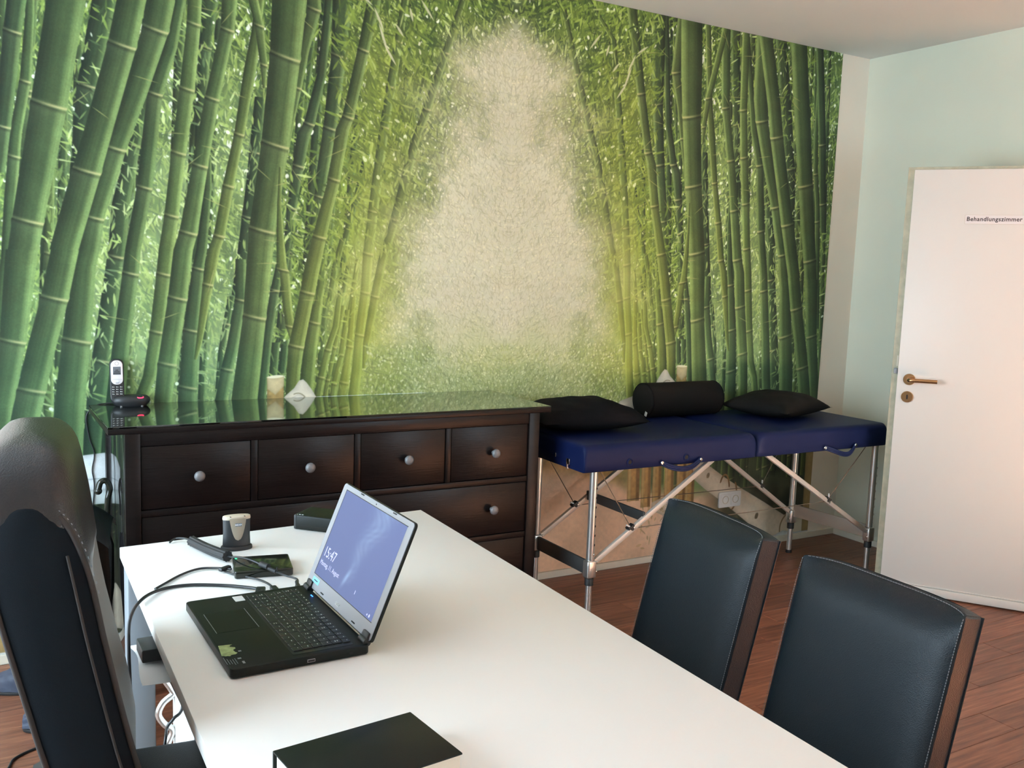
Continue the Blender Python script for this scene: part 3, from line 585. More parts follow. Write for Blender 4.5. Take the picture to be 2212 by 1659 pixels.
for c, dd in (((.138, -.0008, .0198), (.276, .0006, .0012)), ((.138, -.0008, -.0198), (.276, .0006, .0012)), ((.0006, -.0008, 0), (.0012, .0006, .0405)), ((.2754, -.0008, 0), (.0012, .0006, .0405))): mb.box(c, dd)
part('border_line', mb, M_BEIGE, sg, 0)
text('lettering', 'Behandlungszimmer II', .0262, M_SIGNINK, sg, frame((.007, -.0011, .001), (1, 0, 0), (0, 0, 1)), off=.0004, shear=.04, space=1.08, fit=.241)
# ------------------------------------------------------------------ chest of drawers
chest = thing('chest_of_drawers', 'black-brown wooden chest of drawers with round grey knobs against the mural', 'chest', (0, 0, 0))
zt = .9155
part('top', MB().box((.826, -.262, .9025), (1.652, .504, .019), bev=.002), M_BLACKWOOD, chest)
mb = MB()                                                                       # frame: stiles, rails, mullions
yf = -.502; dp = .02
for x in (.0735, 1.577): mb.box((x, yf + .01, .45), (.047, .04, .886), bev=.0015)
mb.box((.826, yf + .012, .872), (1.458, .036, .043), bev=.001)
for z0, z1 in ((.617, .639), (.39, .412), (.13, .178)): mb.box((.826, yf + .012, (z0 + z1) / 2), (1.458, .036, z1 - z0), bev=.001)
for x in (.462, .834, 1.1985): mb.box((x, yf + .012, .7445), (.022, .036, .211), bev=.001)
for z0, z1 in ((.412, .617), (.178, .39)): mb.box((.834, yf + .012, (z0 + z1) / 2), (.028, .036, z1 - z0), bev=.001)
part('front_frame', mb, M_BLACKWOOD, chest)
mb = MB()
for x in (.059, 1.591): mb.box((x, -.038, .45), (.018, .04, .886), bev=.001)
mb.box((.826, -.03, .5), (1.5, .012, .78))
part('back_frame', mb, M_BLACKWOOD, chest)
for x in (.0595, 1.5905): part('side_panel', MB().box((x, -.27, .505), (.016, .424, .776), bev=.001), M_SIDE, chest)
def drawer(x0, x1, z0, z1, knobs):
    g = .0022
    d = part('drawer', MB().box(((x0 + x1) / 2, yf + .008, (z0 + z1) / 2), (x1 - x0 - 2 * g, .022, z1 - z0 - 2 * g), bev=.0016), M_BLACKWOOD, chest)
    for x, z in knobs:
        part('knob', MB().lathe([(.008, 0), (.0065, .006), (.007, .012), (.0135, .017), (.0178, .023), (.0178, .027), (.0145, .032), (.008, .035), (.0001, .0358)], 20, (x, yf - .002, z), M=Matrix.Rotation(math.pi / 2, 4, 'X')), M_KNOB, d)
KX = (.277, .652, 1.028, 1.396)
for i, (x0, x1) in enumerate(((.097, .451), (.473, .823), (.845, 1.187), (1.210, 1.5535))): drawer(x0, x1, .639, .851, [(KX[i], .744)])
for z0, z1 in ((.412, .617), (.178, .39)):
    drawer(.097, .820, z0, z1, [(KX[0], (z0 + z1) / 2 + .003), (KX[1], (z0 + z1) / 2 + .003)]); drawer(.848, 1.5535, z0, z1, [(KX[2], (z0 + z1) / 2 + .003), (KX[3], (z0 + z1) / 2 + .003)])
o = put('glass_sheet', MB().box((.826, -.260, .9152), (1.652, .508, .006), bev=.0012, seg=1).mesh('glass_sheet'), M_GLASS)
tag(o, 'clear glass sheet covering the top of the black chest', 'glass top')

# ------------------------------------------------------------------ cordless phone in its cradle
ph = thing('cordless_phone', 'silver and black cordless telephone standing in its cradle on the glass-topped chest', 'telephone', (.136, -.056, .9185), math.radians(-2))
rings = []
for z, s in ((0, .80), (.004, .86), (.014, .97), (.022, 1.0), (.030, .95), (.036, .82), (.038, .6)):
    rings.append([Vector((.066 * s * (abs(math.cos(q)) ** .75) * math.copysign(1, math.cos(q)), .036 * s * (abs(math.sin(q)) ** .85) * math.copysign(1, math.sin(q)), z + (.010 * (math.cos(q) * .5 + .5) * 0))) for q in [2 * math.pi * k / 36 for k in range(36)]])
base = part('cradle', MB().loft(rings), M_PLASTIC, ph, 50)
M_RED = mat('red_lamp', (.6, .02, .04, 1), .4, emit=(1, .04, .12, 1), estr=2.2)
part('status_light', MB().tube(spline([(.016, -.0265, .0335), (.020, -.031, .0315), (.028, -.0325, .0308), (.036, -.030, .0315), (.0385, -.0265, .0335)], 4), .0022, 8), M_RED, base)
mb = MB()
for i in range(3): mb.box((.019 + i * .009, -.020, .0372), (.004, .003, .001))
part('cradle_button', mb, M_KNOB, base)
for x, y in ((-.035, -.024), (.035, -.024)): part('foot', MB().cyl((x, y, -.0005), (x, y, .003), .005, n=10), M_KNOB, base)
HM = Matrix.Translation((-.046, -.004, .012)) @ Matrix.Rotation(math.radians(-9), 4, 'X') @ Matrix.Rotation(math.pi / 2, 4, 'X')   # local xy = face of the handset, z = out of its front
def hs_outline(w0, w1, h):
    return [(p[0] * (w0 + (w1 - w0) * (p[1] / h)) , p[1]) for p in rrect(1.0, h, .0001, 1)]
def handset_outline(w, h, r, cy): return rrect(w, h, r, 8, 0, cy)
hs = part('handset', MB().prism(handset_outline(.047, .158, .019, .079), -.013, .010, .004, 3, M=HM), M_PLASTIC, ph, 50)
M_PHSILVER = mat('phone_silver', (.72, .69, .71, 1), .35, metal=.15)
part('front_plate', MB().prism(handset_outline(.0395, .087, .0175, .1085), .009, .0122, .0012, 2, M=HM), M_PHSILVER, hs, 50)
M_LCD = mat('grey_display', (.13, .14, .16, 1), .25)
scr = part('display', MB().prism(rrect(.026, .029, .001, 2, 0, .1145), .0121, .0128, M=HM), M_LCD, hs)
mb = MB()
for i, (y, w) in enumerate(((.1165, .010), (.1105, .018), (.105, .024))): mb.prism(rrect(w, .0028, .0003, 1, 0, y), .0128, .0131, M=HM)
part('display_text', mb, M_DARKHOLE, scr)
mb = MB()
mb.lathe([(.0068, .0120), (.0068, .0128), (.0058, .0128), (.0058, .0120)], 20, M=HM @ Matrix.Translation((0, .1405, 0))); part('earpiece_ring', mb, M_KNOB, hs)
mb = MB().prism(rrect(.013, .009, .003, 3, 0, .0755), .0121, .0135, .0005, M=HM); part('navigation_key', mb, M_PHSILVER, hs)
mb = MB().prism(rrect(.011, .0016, .0005, 1, 0, .0702), .0121, .0136, M=HM).prism(rrect(.032, .0006, .0002, 1, 0, .0835), .0121, .0126, M=HM); part('key_line', mb, M_LCD, hs)
for r in range(4):
    for c in range(3):
        kk = part('number_key', MB().prism(rrect(.0105, .0058, .0015, 2, (c - 1) * .013, .0565 - r * .0085), .0095, .0112, .0004, M=HM), M_PLASTIC, hs)
        part('key_print', MB().prism(rrect(.0028, .0030, .0003, 1, (c - 1) * .013 - .0022, .0565 - r * .0085), .0112, .0115, M=HM).prism(rrect(.0035, .0014, .0003, 1, (c - 1) * .013 + .0020, .056 - r * .0085), .0112, .0115, M=HM), M_PRINT, kk)
def cable(name, pts, r, label, m=None, n=7, cat='cable'):
    o = put(name, MB().tube(spline(pts, n), r, 8).mesh(name, 60), m or M_CABLE); return tag(o, label, cat)
cable('phone_cable', [(.11, -.02, .925), (.06, -.006, .922), (.025, -.006, .915), (-.008, -.006, .88), (.0, -.006, .80), (.016, -.006, .74), (.008, -.006, .68), (.014, -.006, .62), (.005, -.006, .5), (.0, -.008, .3)], .0022, 'thin black phone cable hanging down the mural left of the chest')

# ------------------------------------------------------------------ umbrella leaning by the chest
um = thing('umbrella', 'closed black umbrella with a hooked handle beside the left end of the chest', 'umbrella', (.0, -.30, 0))
ax0, ax1 = Vector((-.045, -.02, .0)), Vector((.022, 0, .60))
AX = lambda t: ax0.lerp(ax1, t)
rings = []
for t, r in ((.07, .006), (.12, .022), (.3, .034), (.55, .038), (.8, .026), (.86, .014)):
    rings.append([AX(t) + Vector((math.cos(q) * r * (1 + .22 * math.cos(8 * q)), math.sin(q) * r * (1 + .22 * math.cos(8 * q)), 0)) for q in [2 * math.pi * k / 48 for k in range(48)]])
part('folded_canopy', MB().loft(rings), M_BLACKFAB, um, 60)
part('shaft', MB().cyl(AX(0), AX(1.0), .005, n=10), M_KNOB, um)
part('hook_handle', MB().tube(spline([AX(.97), (.024, 0, .64), (.030, 0, .675), (.020, 0, .70), (.002, 0, .698), (-.006, 0, .672)], 5), [.010] * 26, 12).sphere((-.006, 0, .668), .0125), M_GLOSS, um)

# ------------------------------------------------------------------ black bag behind the office chair
bp = thing('shoulder_bag', 'tall black bag with a rounded flap standing left of the chest', 'bag', (-.120, -.82, 0), math.radians(-12))
rings = []
for z, w, dd in ((0, .075, .09), (.03, .082, .10), (.3, .085, .10), (.55, .082, .085), (.68, .072, .06), (.70, .06, .045)):
    rings.append([Vector((w * (abs(math.cos(q)) ** .5) * math.copysign(1, math.cos(q)), dd * (abs(math.sin(q)) ** .6) * math.copysign(1, math.sin(q)), z + .012 * math.sin(3 * q + z * 9))) for q in [2 * math.pi * k / 40 for k in range(40)]])
part('bag_body', MB().loft(rings), M_BLACKFAB, bp, 60)
def flapf(u, v):
    x = (u - .5) * .185; yv = (v - .5) * .24
    return Vector((x, yv, 0.745 - 1.4 * x * x * 4.0 - yv * yv * 3.6 + .012))
mb = MB().grid(flapf, 14, 12); bmesh.ops.solidify(mb.bm, geom=list(mb.bm.faces), thickness=.012); part('flap', mb, M_LEATHER, bp, 60)

# ------------------------------------------------------------------ quilted slippers on the floor
M_QUILT = mat('dark_blue_quilting', (.035, .045, .075, 1), .6, bump=.3, bscale=90)
def slipper(loc, rz, label):
    s = thing('slipper', label, 'slipper', loc, rz, 'dark blue slippers on the floor behind the office chair')
    def f(u, v):
        L = .24; y = (u - .5) * L; w = .05 * math.sin(math.pi * min(1, max(0, .06 + .88 * u))) ** .45
        q = math.pi * v; h = .075 * (1 - .55 * max(0, .5 - u) * 1.6)
        quilt = .0045 * abs(math.sin(u * 15)) * abs(math.sin(v * 11 + u * 3))
        return Vector((math.cos(q) * (w + quilt), y, max(.002, .012 + math.sin(q) ** .8 * h * math.sin(math.pi * min(1, max(.0, .05 + .9 * u))) ** .5 + quilt)))
    mb = MB().grid(f, 40, 28); part('upper', mb, M_QUILT, s, 60)
    part('sole', MB().prism([(.048 * math.copysign(abs(math.cos(q)) ** .7, math.cos(q)), .122 * math.copysign(abs(math.sin(q)) ** .8, math.sin(q))) for q in [2 * math.pi * k / 30 for k in range(30)]], 0, .012, .003), M_RUBBER, s)
slipper((-.215, -.27, 0), math.radians(72), 'larger-looking dark blue quilted slipper nearer the baseboard')
slipper((-.14, -.58, 0), math.radians(80), 'dark blue slipper mostly hidden behind the office chair, farther from the wall')
# ------------------------------------------------------------------ massage table
mt = thing('massage_table', 'folding massage table with navy blue padded top and aluminium legs by the mural', 'massage table', (2.635, -.335, 0))
ox, oy = 2.635, -.335
def P(x, y, z): return (x - ox, y - oy, z)
YN, YF = -.645, -.022; ZT, ZB = .772, .662
XM = 2.676
def padx(x0, x1, s0, s1):
    us = sorted(set([0, .002, .006, .012, .02, .03, .05, .1, .2, .35, .5, .65, .8, .9, .95, .97, .98, .988, .994, .998, 1]))
    rings = []
    for u in us:
        x = x0 + (x1 - x0) * u
        def rnd(e, r): return 0 if (e >= r or r == 0) else r - math.sqrt(max(0, r * r - (r - e) ** 2))
        dr = rnd(x - x0, s0) + rnd(x1 - x, s1); zt = ZT - dr; y0, y1 = YN + dr * .3, YF - dr * .3; R = .03; ring = []
        ring += [(y0 + .003, ZB), (y0, ZB + .004), (y0 - .002, ZB + (zt - ZB) * .45)]
        for k in range(7):
            q = math.pi / 2 * k / 6; ring.append((y0 + R * (1 - math.cos(q)), zt - R * (1 - math.sin(q))))
        for k in range(1, 6): ring.append((y0 + (y1 - y0) * k / 6, zt))
        for k in range(7):
            q = math.pi / 2 * (1 - k / 6); ring.append((y1 - R * (1 - math.cos(q)), zt - R * (1 - math.sin(q))))
        ring += [(y1 + .002, ZB + (zt - ZB) * .45), (y1, ZB + .004), (y1 - .003, ZB)]
        rings.append([Vector(P(x, yy, zz)) for yy, zz in ring])
    return MB().loft(rings)
padL = part('padded_top', padx(1.735, XM - .001, .022, .045), M_BLUE, mt, 60)
padR = part('padded_top', padx(XM + .001, 3.545, .045, .016), M_BLUE, mt, 60)
def handle(x0, x1, sag, skew):
    z = .679; pts = [P(x0 + (x1 - x0) * u, YN - .006 - .022 * math.sin(math.pi * u), z - sag * (math.sin(math.pi * u ** skew) ** .8)) for u in [k / 14 for k in range(15)]]
    mb = MB()
    for dz in (-.0075, 0, .0075): mb.tube([(p[0], p[1] - .001 * (dz == 0), p[2] + dz) for p in pts], .0045, 7)
    h = part('carry_handle', mb, M_BLUE2, mt, 60)
    for x in (x0, x1): part('rivet', MB().lathe([(.0085, 0), (.0085, .004), (.006, .007), (.0001, .0075)], 14, P(x, YN - .008, z), M=Matrix.Rotation(math.pi / 2, 4, 'X')), M_CHROME, h)
handle(2.122, 2.334, .030, 1.0); handle(3.099, 3.31, .036, 1.5)
for x in (1.959, 2.259):
    v = part('air_vent', MB().lathe([(.0165, -.002), (.0165, .003), (.013, .0045), (.009, .002), (.0085, -.002)], 20, P(x, YN - .002, .692), M=Matrix.Rotation(math.pi / 2, 4, 'X')), M_BLUE, mt)
    part('vent_hole', MB().lathe([(.0085, 0), (.0085, .0012), (.0001, .0012)], 16, P(x, YN - .002, .692), M=Matrix.Rotation(math.pi / 2, 4, 'X')), M_DARKHOLE, v)
cl = part('latch', MB().box(P(1.731, -.535, .690), (.008, .022, .026), bev=.003), M_CHROME, mt)
part('latch_pin', MB().cyl(P(1.728, -.535, .680), P(1.728, -.535, .662), .006, n=10), M_CHROME, cl)
part('stud', MB().box(P(1.732, -.44, .70), (.006, .006, .016), bev=.001), M_CHROME, mt)
def leg(x, y, zc, near, dirx):
    l = part('leg', MB().cyl(P(x, y, .655), P(x, y, zc - .02), .0165, n=18), M_ALU, mt, 50)
    part('inner_tube', MB().cyl(P(x, y, zc - .02), P(x, y, .012), .0135, n=16), M_ALU, l, 50)
    part('rubber_foot', MB().cyl(P(x, y, .016), P(x, y, 0), .016, .0165, 14), M_RUBBER, l, 50)
    part('rubber_ring', MB().lathe([(.0135, zc - .058), (.0185, zc - .056), (.0185, zc - .028), (.0165, zc - .026)], 18, P(x, y, 0)), M_RUBBER, l, 50)
    part('bracket', MB().box(P(x, y, zc + .012), (.044, .042, .075), bev=.008, seg=2), M_ALU, l, 50)
    for dz in (.028, -.012): part('bolt', MB().lathe([(.006, 0), (.006, .004), (.004, .006), (.0001, .0062)], 10, P(x + dirx * .0225, y - .010, zc + .012 + dz), M=Matrix.Rotation(dirx * math.pi / 2, 4, 'Y')), M_CHROME, l)
    if near:
        for k in range(8):
            z = zc + .075 + k * .0395
            part('adjustment_hole', MB().lathe([(.0048, 0), (.0048, .0012), (.0001, .0012)], 10, P(x + .0095, y - .0132, z), M=Matrix.Rotation(math.radians(36), 4, 'Z') @ Matrix.Rotation(math.pi / 2, 4, 'X')), M_DARKHOLE if k else M_CHROME, l)
ZC = .235
leg(1.815, -.60, ZC, True, 1); leg(3.525, -.60, .19, True, -1); leg(1.815, -.18, ZC, False, 1); leg(3.425, -.18, .19, False, -1)
def board(a, b, h, m, name='leg_board'):
    a, b = Vector(P(*a)), Vector(P(*b)); dv = b - a; L = dv.length; M = frame((a + b) / 2, dv, Vector((0, 0, 1)).cross(dv))
    mb = MB().box((0, 0, 0), (L, .012, h), bev=.002); me = mb.mesh(name); me.transform(M); return put(name, me, m, mt)
board((1.815, -.60, .247), (1.815, -.18, .247), .060, M_BOARD); board((3.525, -.60, .215), (3.425, -.18, .235), .065, M_BOARD2)
def brace(a, b, joint):
    a, b, j = Vector(P(*a)), Vector(P(*b)), Vector(P(*joint)); dv = b - a; M = frame((a + b) / 2, dv, Vector((0, 0, 1)).cross(dv))
    me = MB().box((0, 0, 0), (dv.length, .018, .021), bev=.002).mesh('brace'); me.transform(M); o = put('brace', me, M_ALU2, mt)
    M2 = frame(j, dv, Vector((0, 0, 1)).cross(dv))
    me = MB().box((0, 0, .013), (.034, .026, .012), bev=.003).cyl((0, -.014, .004), (0, .014, .004), .007, n=12).mesh('joint_hinge'); me.transform(M2); put('joint_hinge', me, M_RUBBER, o)
    me = MB().lathe([(.005, 0), (.005, .003), (.0001, .0045)], 10, (.012, 0, 0), M=Matrix.Translation((0, -.009, 0)) @ Matrix.Rotation(math.pi / 2, 4, 'X')).mesh('bolt'); me.transform(M2); put('bolt', me, M_CHROME, o)
    me = MB().cyl((.0, -.006, .012), (-.014, -.006, .035), .0035, n=8).cyl((.016, -.006, .006), (.034, -.006, .004), .0032, n=8).mesh('cable_end'); me.transform(M2); put('cable_end', me, M_WHITE, o)
M_ALU2 = mat('painted_aluminium', (.70, .62, .54, 1), .4, metal=.25)
brace((1.832, -.60, .272), (2.45, -.60, .660), (2.02, -.60, .392)); brace((2.775, -.60, .660), (3.505, -.60, .218), (3.2, -.60, .402))
brace((1.832, -.18, .27), (2.45, -.18, .660), (2.02, -.18, .392)); brace((2.76, -.18, .660), (3.41, -.18, .225), (3.18, -.18, .381))
board((2.085, -.60, .438), (2.085, -.18, .438), .042, M_BOARD, 'cross_board')
def wire(pts, r=.0019): part('tension_cable', MB().tube([P(*p) for p in pts], r, 6), M_WIRE, mt, 60)
M_WIRE = mat('steel_cable', (.20, .15, .11, 1), .45, metal=.5)
wire([(1.84, -.60, .662), (2.01, -.60, .41)]); wire([(1.84, -.18, .662), (2.01, -.18, .41)]); wire([(2.04, -.60, .395), (3.19, -.60, .400)]); wire([(2.04, -.18, .395), (3.17, -.18, .385)])
wire([(3.21, -.60, .41), (3.46, -.60, .662)]); wire([(3.19, -.18, .39), (3.36, -.18, .662)])

# ------------------------------------------------------------------ cushions on the massage table
def pillow(L, Wd, H, seed=1, sag=.0, wr=.004, pinch=.10):
    r = random.Random(seed); ph_ = [r.uniform(0, 6) for _ in range(6)]
    def f(side):
        def g(u, v):
            x, y = 2 * u - 1, 2 * v - 1
            cx = x * (1 - pinch * (1 - y * y) * abs(x) ** 3); cy = y * (1 - pinch * (1 - x * x) * abs(y) ** 3)
            hgt = ((1 - abs(x) ** 2.4) * (1 - abs(y) ** 2.4)) ** .55
            w = wr * (math.sin(5 * x + 3 * y + ph_[0]) * math.sin(4 * y - 2 * x + ph_[1]) + .6 * math.sin(11 * x + ph_[2]) * math.sin(9 * y + ph_[3])) * min(1, hgt * 2)
            z = side * hgt * H * (.62 if side > 0 else .38) + (w if side > 0 else 0) + H * .38
            return Vector((cx * L / 2, cy * Wd / 2, z))
        return g
    mb = MB().grid(f(1), 30, 24).grid(f(-1), 30, 24); bmesh.ops.remove_doubles(mb.bm, verts=list(mb.bm.verts), dist=1e-5); return mb
o = put('blanket_pillow', pillow(.50, .40, .135, 3, wr=.006, pinch=.02).mesh('blanket_pillow', 80), M_BLACKCLOTH, None, (1.965, -.262, ZT + .001), (0, 0, math.radians(-9)))
tag(o, 'flat black plush pillow on the left end of the blue massage table beside the chest', 'pillow')
bo = thing('bolster', 'black cylindrical bolster roll lying on the massage table', 'bolster', (2.66, -.108, ZT + .0005 + .083))
def bolster_prof():
    pr = [(.0001, -.228), (.06, -.228), (.076, -.226), (.0815, -.220), (.083, -.211)] + [(.083, -.20 + .40 * k / 6) for k in range(7)] + [(.083, .211), (.0815, .220), (.076, .226), (.06, .228), (.0001, .228)]
    return pr
part('roll', MB().lathe(bolster_prof(), 40, M=Matrix.Rotation(math.pi / 2, 4, 'Y')), M_BLACKFAB, bo, 60)
part('piping', MB().tube([(-.221, .0822 * math.cos(q), .0822 * math.sin(q)) for q in [2 * math.pi * k / 40 for k in range(41)]], .0018, 6).tube([(.221, .0822 * math.cos(q), .0822 * math.sin(q)) for q in [2 * math.pi * k / 40 for k in range(41)]], .0018, 6), M_BLACKCLOTH, bo, 60)
part('care_label', MB().box((-.229, -.035, -.062), (.0012, .016, .022), rot=Matrix.Rotation(.35, 3, 'X')), M_WHITE, bo)
o = put('cushion', pillow(.45, .38, .125, 9, wr=.003, pinch=.14).mesh('cushion', 80), M_BLACKFAB, None, (3.165, -.268, ZT + .001), (0, 0, math.radians(14)))
tag(o, 'square black cushion lying right of the bolster on the massage table', 'cushion')

# ------------------------------------------------------------------ the white table
desk = thing('work_table', 'long white laminate table with grey legs in the foreground', 'table', (.33, -2.05, 0))
dx, dy = .33, -2.05
quad = [(-.068, -1.266), (-.110, -2.86), (.716, -2.84), (.758, -1.218)]
part('tabletop', MB().prism([(x - dx, y - dy) for x, y in quad], .722, .750, .0022, 2), M_TABLE, desk, 30)
for x, y in ((-.030, -1.305), (.715, -1.262), (-.068, -2.82), (.676, -2.80)): part('leg', MB().box((x - dx, y - dy, .36), (.062, .062, .72), bev=.006), M_TLEG, desk, 30)
part('under_tray', MB().box((.10 - dx, -1.86 - dy, .664), (.33, .40, .008)).box((.22 - dx, -1.86 - dy, .694), (.02, .40, .056)), M_TLEG, desk, 0)
o = put('paper_sheet', MB().grid(lambda u, v: Vector((-.112 + .155 * u + .006 * math.sin(v * 5) * (1 - u), -1.70 - .215 * v, .6695 + .010 * (1 - u) ** 2 * math.sin(2.5 * v) )), 10, 12).mesh('paper_sheet'), M_PAPER); tag(o, 'white paper sheet sticking out from under the left edge of the white table', 'paper')
o = put('black_case', MB().box((-.030, -1.795, .6945), (.15, .070, .026), bev=.003).mesh('black_case'), M_PLASTIC); tag(o, 'slim black case lying on white paper under the table edge', 'case')
ped = thing('cabinet', 'narrow white cabinet standing under the white table', 'cabinet', (.215, -1.645, 0))
part('carcass', MB().box((.004, 0, .29), (.400, .228, .58), bev=.003), M_WHITE, ped, 30)
for y0, y1 in ((-.113, -.002), (.002, .113)): part('door_panel', MB().box((-.2035, (y0 + y1) / 2, .30), (.014, y1 - y0, .55), bev=.0015), M_WHITE, ped, 30)
o = put('cable_duct', MB().tube(spline([(-.020, -1.545, .59), (-.022, -1.55, .535), (-.004, -1.552, .497), (.002, -1.552, .482), (-.020, -1.552, .465), (-.030, -1.552, .44), (-.018, -1.552, .415), (.0, -1.552, .395), (-.015, -1.552, .36), (-.028, -1.552, .33), (-.005, -1.55, .25), (-.01, -1.55, .1), (-.01, -1.55, .012)], 6), .0075, 10).mesh('cable_duct', 60), M_ALU); tag(o, 'wavy silver cable tube hanging beside the white drawer pedestal', 'cable')
# ------------------------------------------------------------------ laptop
lp = thing('laptop', 'open black laptop with a glowing blue lock screen on the white table', 'laptop', (.111, -1.943, .750), math.radians(.4))
BH = .0185
base = part('base', MB().prism(rrect(.250, .363, .010, 5, .003, 0), .002, BH, .002, 2), M_SATIN, lp, 40)
for sx in (-.095, .1):
    for sy in (-.15, .15): part('foot', MB().box((sx, sy, .0012), (.02, .03, .0024), bev=.0008), M_RUBBER, base)
tp = part('touchpad', MB().prism(rrect(.078, .106, .003, 3, -.066, .041), BH - .0004, BH + .0003), M_SATIN, base)
for x in (-.027, -.105): part('touchpad_edge', MB().box((x, .041, BH + .0003), (.0008, .106, .0006)), M_SILVER, tp)
kb = part('keyboard_deck', MB().prism(rrect(.112, .332, .003, 3, .046, .0), BH - .0005, BH + .0004), M_KEY, base)
KEY = {}; leg_mb = MB(); rk = random.Random(8)
def key(cx, cy, w, d):
    k = (round(w, 4), round(d, 4))
    if k not in KEY:
        KEY[k] = MB().prism(rrect(d, w, .0016, 2), 0, .0019, .0006, 1).mesh('key', 30); KEY[k].materials.append(M_KEY)
    put('key', KEY[k], M_KEY, base, loc=(cx, cy, BH + .0004))
    n = rk.choice((1, 1, 2)); l = rk.uniform(.0025, .0045)
    for i in range(n): leg_mb.box((cx + .0022 - i * .0042, cy + .002 * rk.uniform(-1, 1), BH + .0024), (.0011 + .0006 * rk.random(), l, .0002))
pit = .0188
rows_ = [(.0945, .0135, 0), (.0775, .0172, 0), (.0590, .0172, .0), (.0405, .0172, .0), (.0220, .0172, 0), (.0035, .0172, 0)]
L0 = .161
for r, (cx, dd, o_) in enumerate(rows_):
    y = L0
    if r == 0: ws = [.0160] * 19
    elif r == 1: ws = [.0172] * 13 + [.031] + [.0172] * 4
    elif r == 2: ws = [.026] + [.0172] * 12 + [.0222] + [.0172] * 4
    elif r == 3: ws = [.030] + [.0172] * 12 + [.0182] + [.0172] * 4
    elif r == 4: ws = [.0222] + [.0172] * 11 + [.0448] + [.0172] * 4
    else: ws = [.0222, .0172, .0172, .0172, .084] + [.0172] * 3 + [.0172] * 3 + [.0172] * 4
    for w in ws:
        if y - w < -.166: break
        key(cx, y - w / 2, w, dd); y -= w + .0016
part('key_legend', leg_mb, M_PRINT, base, 0)['kind'] = 'stuff'
part('model_sticker', MB().prism(rrect(.020, .030, .001, 1, -.022, .154), BH, BH + .0002), M_PRINT, base)['label'] = 'small white barcode sticker'
M_GREEN = mat('worn_green_sticker', (.30, .38, .16, 1), .5, vary=.4, vscale=90)
rs = random.Random(2); pts = [(-.1165, -.0700), (-.093, -.0740)] + [(-.0930 - rs.uniform(-.002, .006), -.078 - i * .0052) for i in range(8)] + [(-.098 - i * .0035, -.119 + rs.uniform(-.006, .004)) for i in range(7)] + [(-.1215, -.117)]
part('torn_sticker', MB().prism(pts, BH, BH + .0003), M_GREEN, base)['label'] = 'torn green sticker'
mb = MB()
for i in range(5): mb.box((-.121 + i * .0042, -.145 + rs.uniform(-.006, .004), BH + .0001), (.0008, rs.uniform(.018, .032), .0003))
mb.box((-.094, -.158, BH + .0001), (.004, .010, .0003)); mb.box((-.0965, -.139, BH + .0001), (.006, .005, .0003)); mb.box((-.088, -.108, BH + .0001), (.005, .005, .0003))
part('printed_text', mb, M_TLEG, base, 0)
M_LED = mat('blue_led', (.05, .2, 1, 1), .4, emit=(.04, .22, 1, 1), estr=5)
mb = MB()
for y in (.112, .105): mb.box((.1165, y, BH + .0002), (.0022, .0036, .0006))
part('power_light', mb, M_LED, base, 0)
mb = MB().box((.018, -.1815, .0095), (.014, .0012, .0055), bev=.0004)
part('usb_port', mb, M_SILVER, base); part('usb_slot', MB().box((.018, -.1819, .0095), (.0122, .0010, .0036)), M_DARKHOLE, base); part('lock_slot', MB().box((.092, -.1817, .0095), (.006, .001, .004)), M_DARKHOLE, base)
A_ = math.radians(22); LID = frame((.128, 0, BH + .002), (0, -1, 0), (math.sin(A_), 0, math.cos(A_)))     # x to the right of the screen, y up the lid, z towards the user
lid = part('lid', MB().prism(rrect(.363, .232, .009, 5, 0, .116), -.0062, .0, .0016, 2, M=LID), M_SATIN, lp, 40)
bz = part('bezel', MB().prism(rrect(.359, .228, .0075, 5, 0, .1162), 0, .0009, .0004, 1, M=LID), M_SILVER, lid, 40)
def screen_mat():
    m = bpy.data.materials.new('lock_screen'); m.use_nodes = True; nt = m.node_tree; b = nt.nodes['Principled BSDF']; N = nt.nodes.new; L = nt.links.new
    b.inputs['Base Color'].default_value = (.01, .01, .012, 1); b.inputs['Roughness'].default_value = .3; b.inputs['Specular IOR Level'].default_value = .2
    at = N('ShaderNodeAttribute'); at.attribute_name = 'picture'; L(at.outputs['Color'], b.inputs['Emission Color']); b.inputs['Emission Strength'].default_value = .8
    return m
sw, sh, z0 = .314, .186, .0325
M_SCREEN = screen_mat(); nx, ny = 110, 66
def wall_col(u, v):
    """lock-screen picture: hazy blue water with a pale plume rising to the upper right"""
    c = np.array([.150, .215, .52]) * (1 - .25 * u) + np.array([.20, .27, .62]) * (.25 * u)
    c = c * (.92 + .10 * v)
    sx = .50 + .20 * (v - .2) + .03 * math.sin(v * 9); wd = .035 + .12 * max(0, v - .1)
    p = math.exp(-((u - sx) / wd) ** 2) * (max(0, v - .12) ** .5)
    st = .55 + .45 * math.sin(60 * (u - .34 * v) + 6 * math.sin(13 * v)) * math.sin(23 * v + 19 * u)
    k = .55 * p * (.45 + .55 * st)
    head = math.exp(-(((u - .47 - .25 * (v - .16)) / .022) ** 2 + ((v - .19) / .09) ** 2)); k = min(1, k + .75 * head)
    return c * (1 - k) + np.array([.40, .60, .95]) * k
me = MB().grid(lambda u, v: Vector((-sw / 2 + sw * u, z0 + sh * v, .0011)), nx, ny).mesh('screen', 0); me.transform(LID)
ca = me.color_attributes.new('picture', 'FLOAT_COLOR', 'POINT')
for i in range(nx + 1):
    for j in range(ny + 1): c = wall_col(i / nx, j / ny); ca.data[i * (ny + 1) + j].color = (c[0], c[1], c[2], 1)
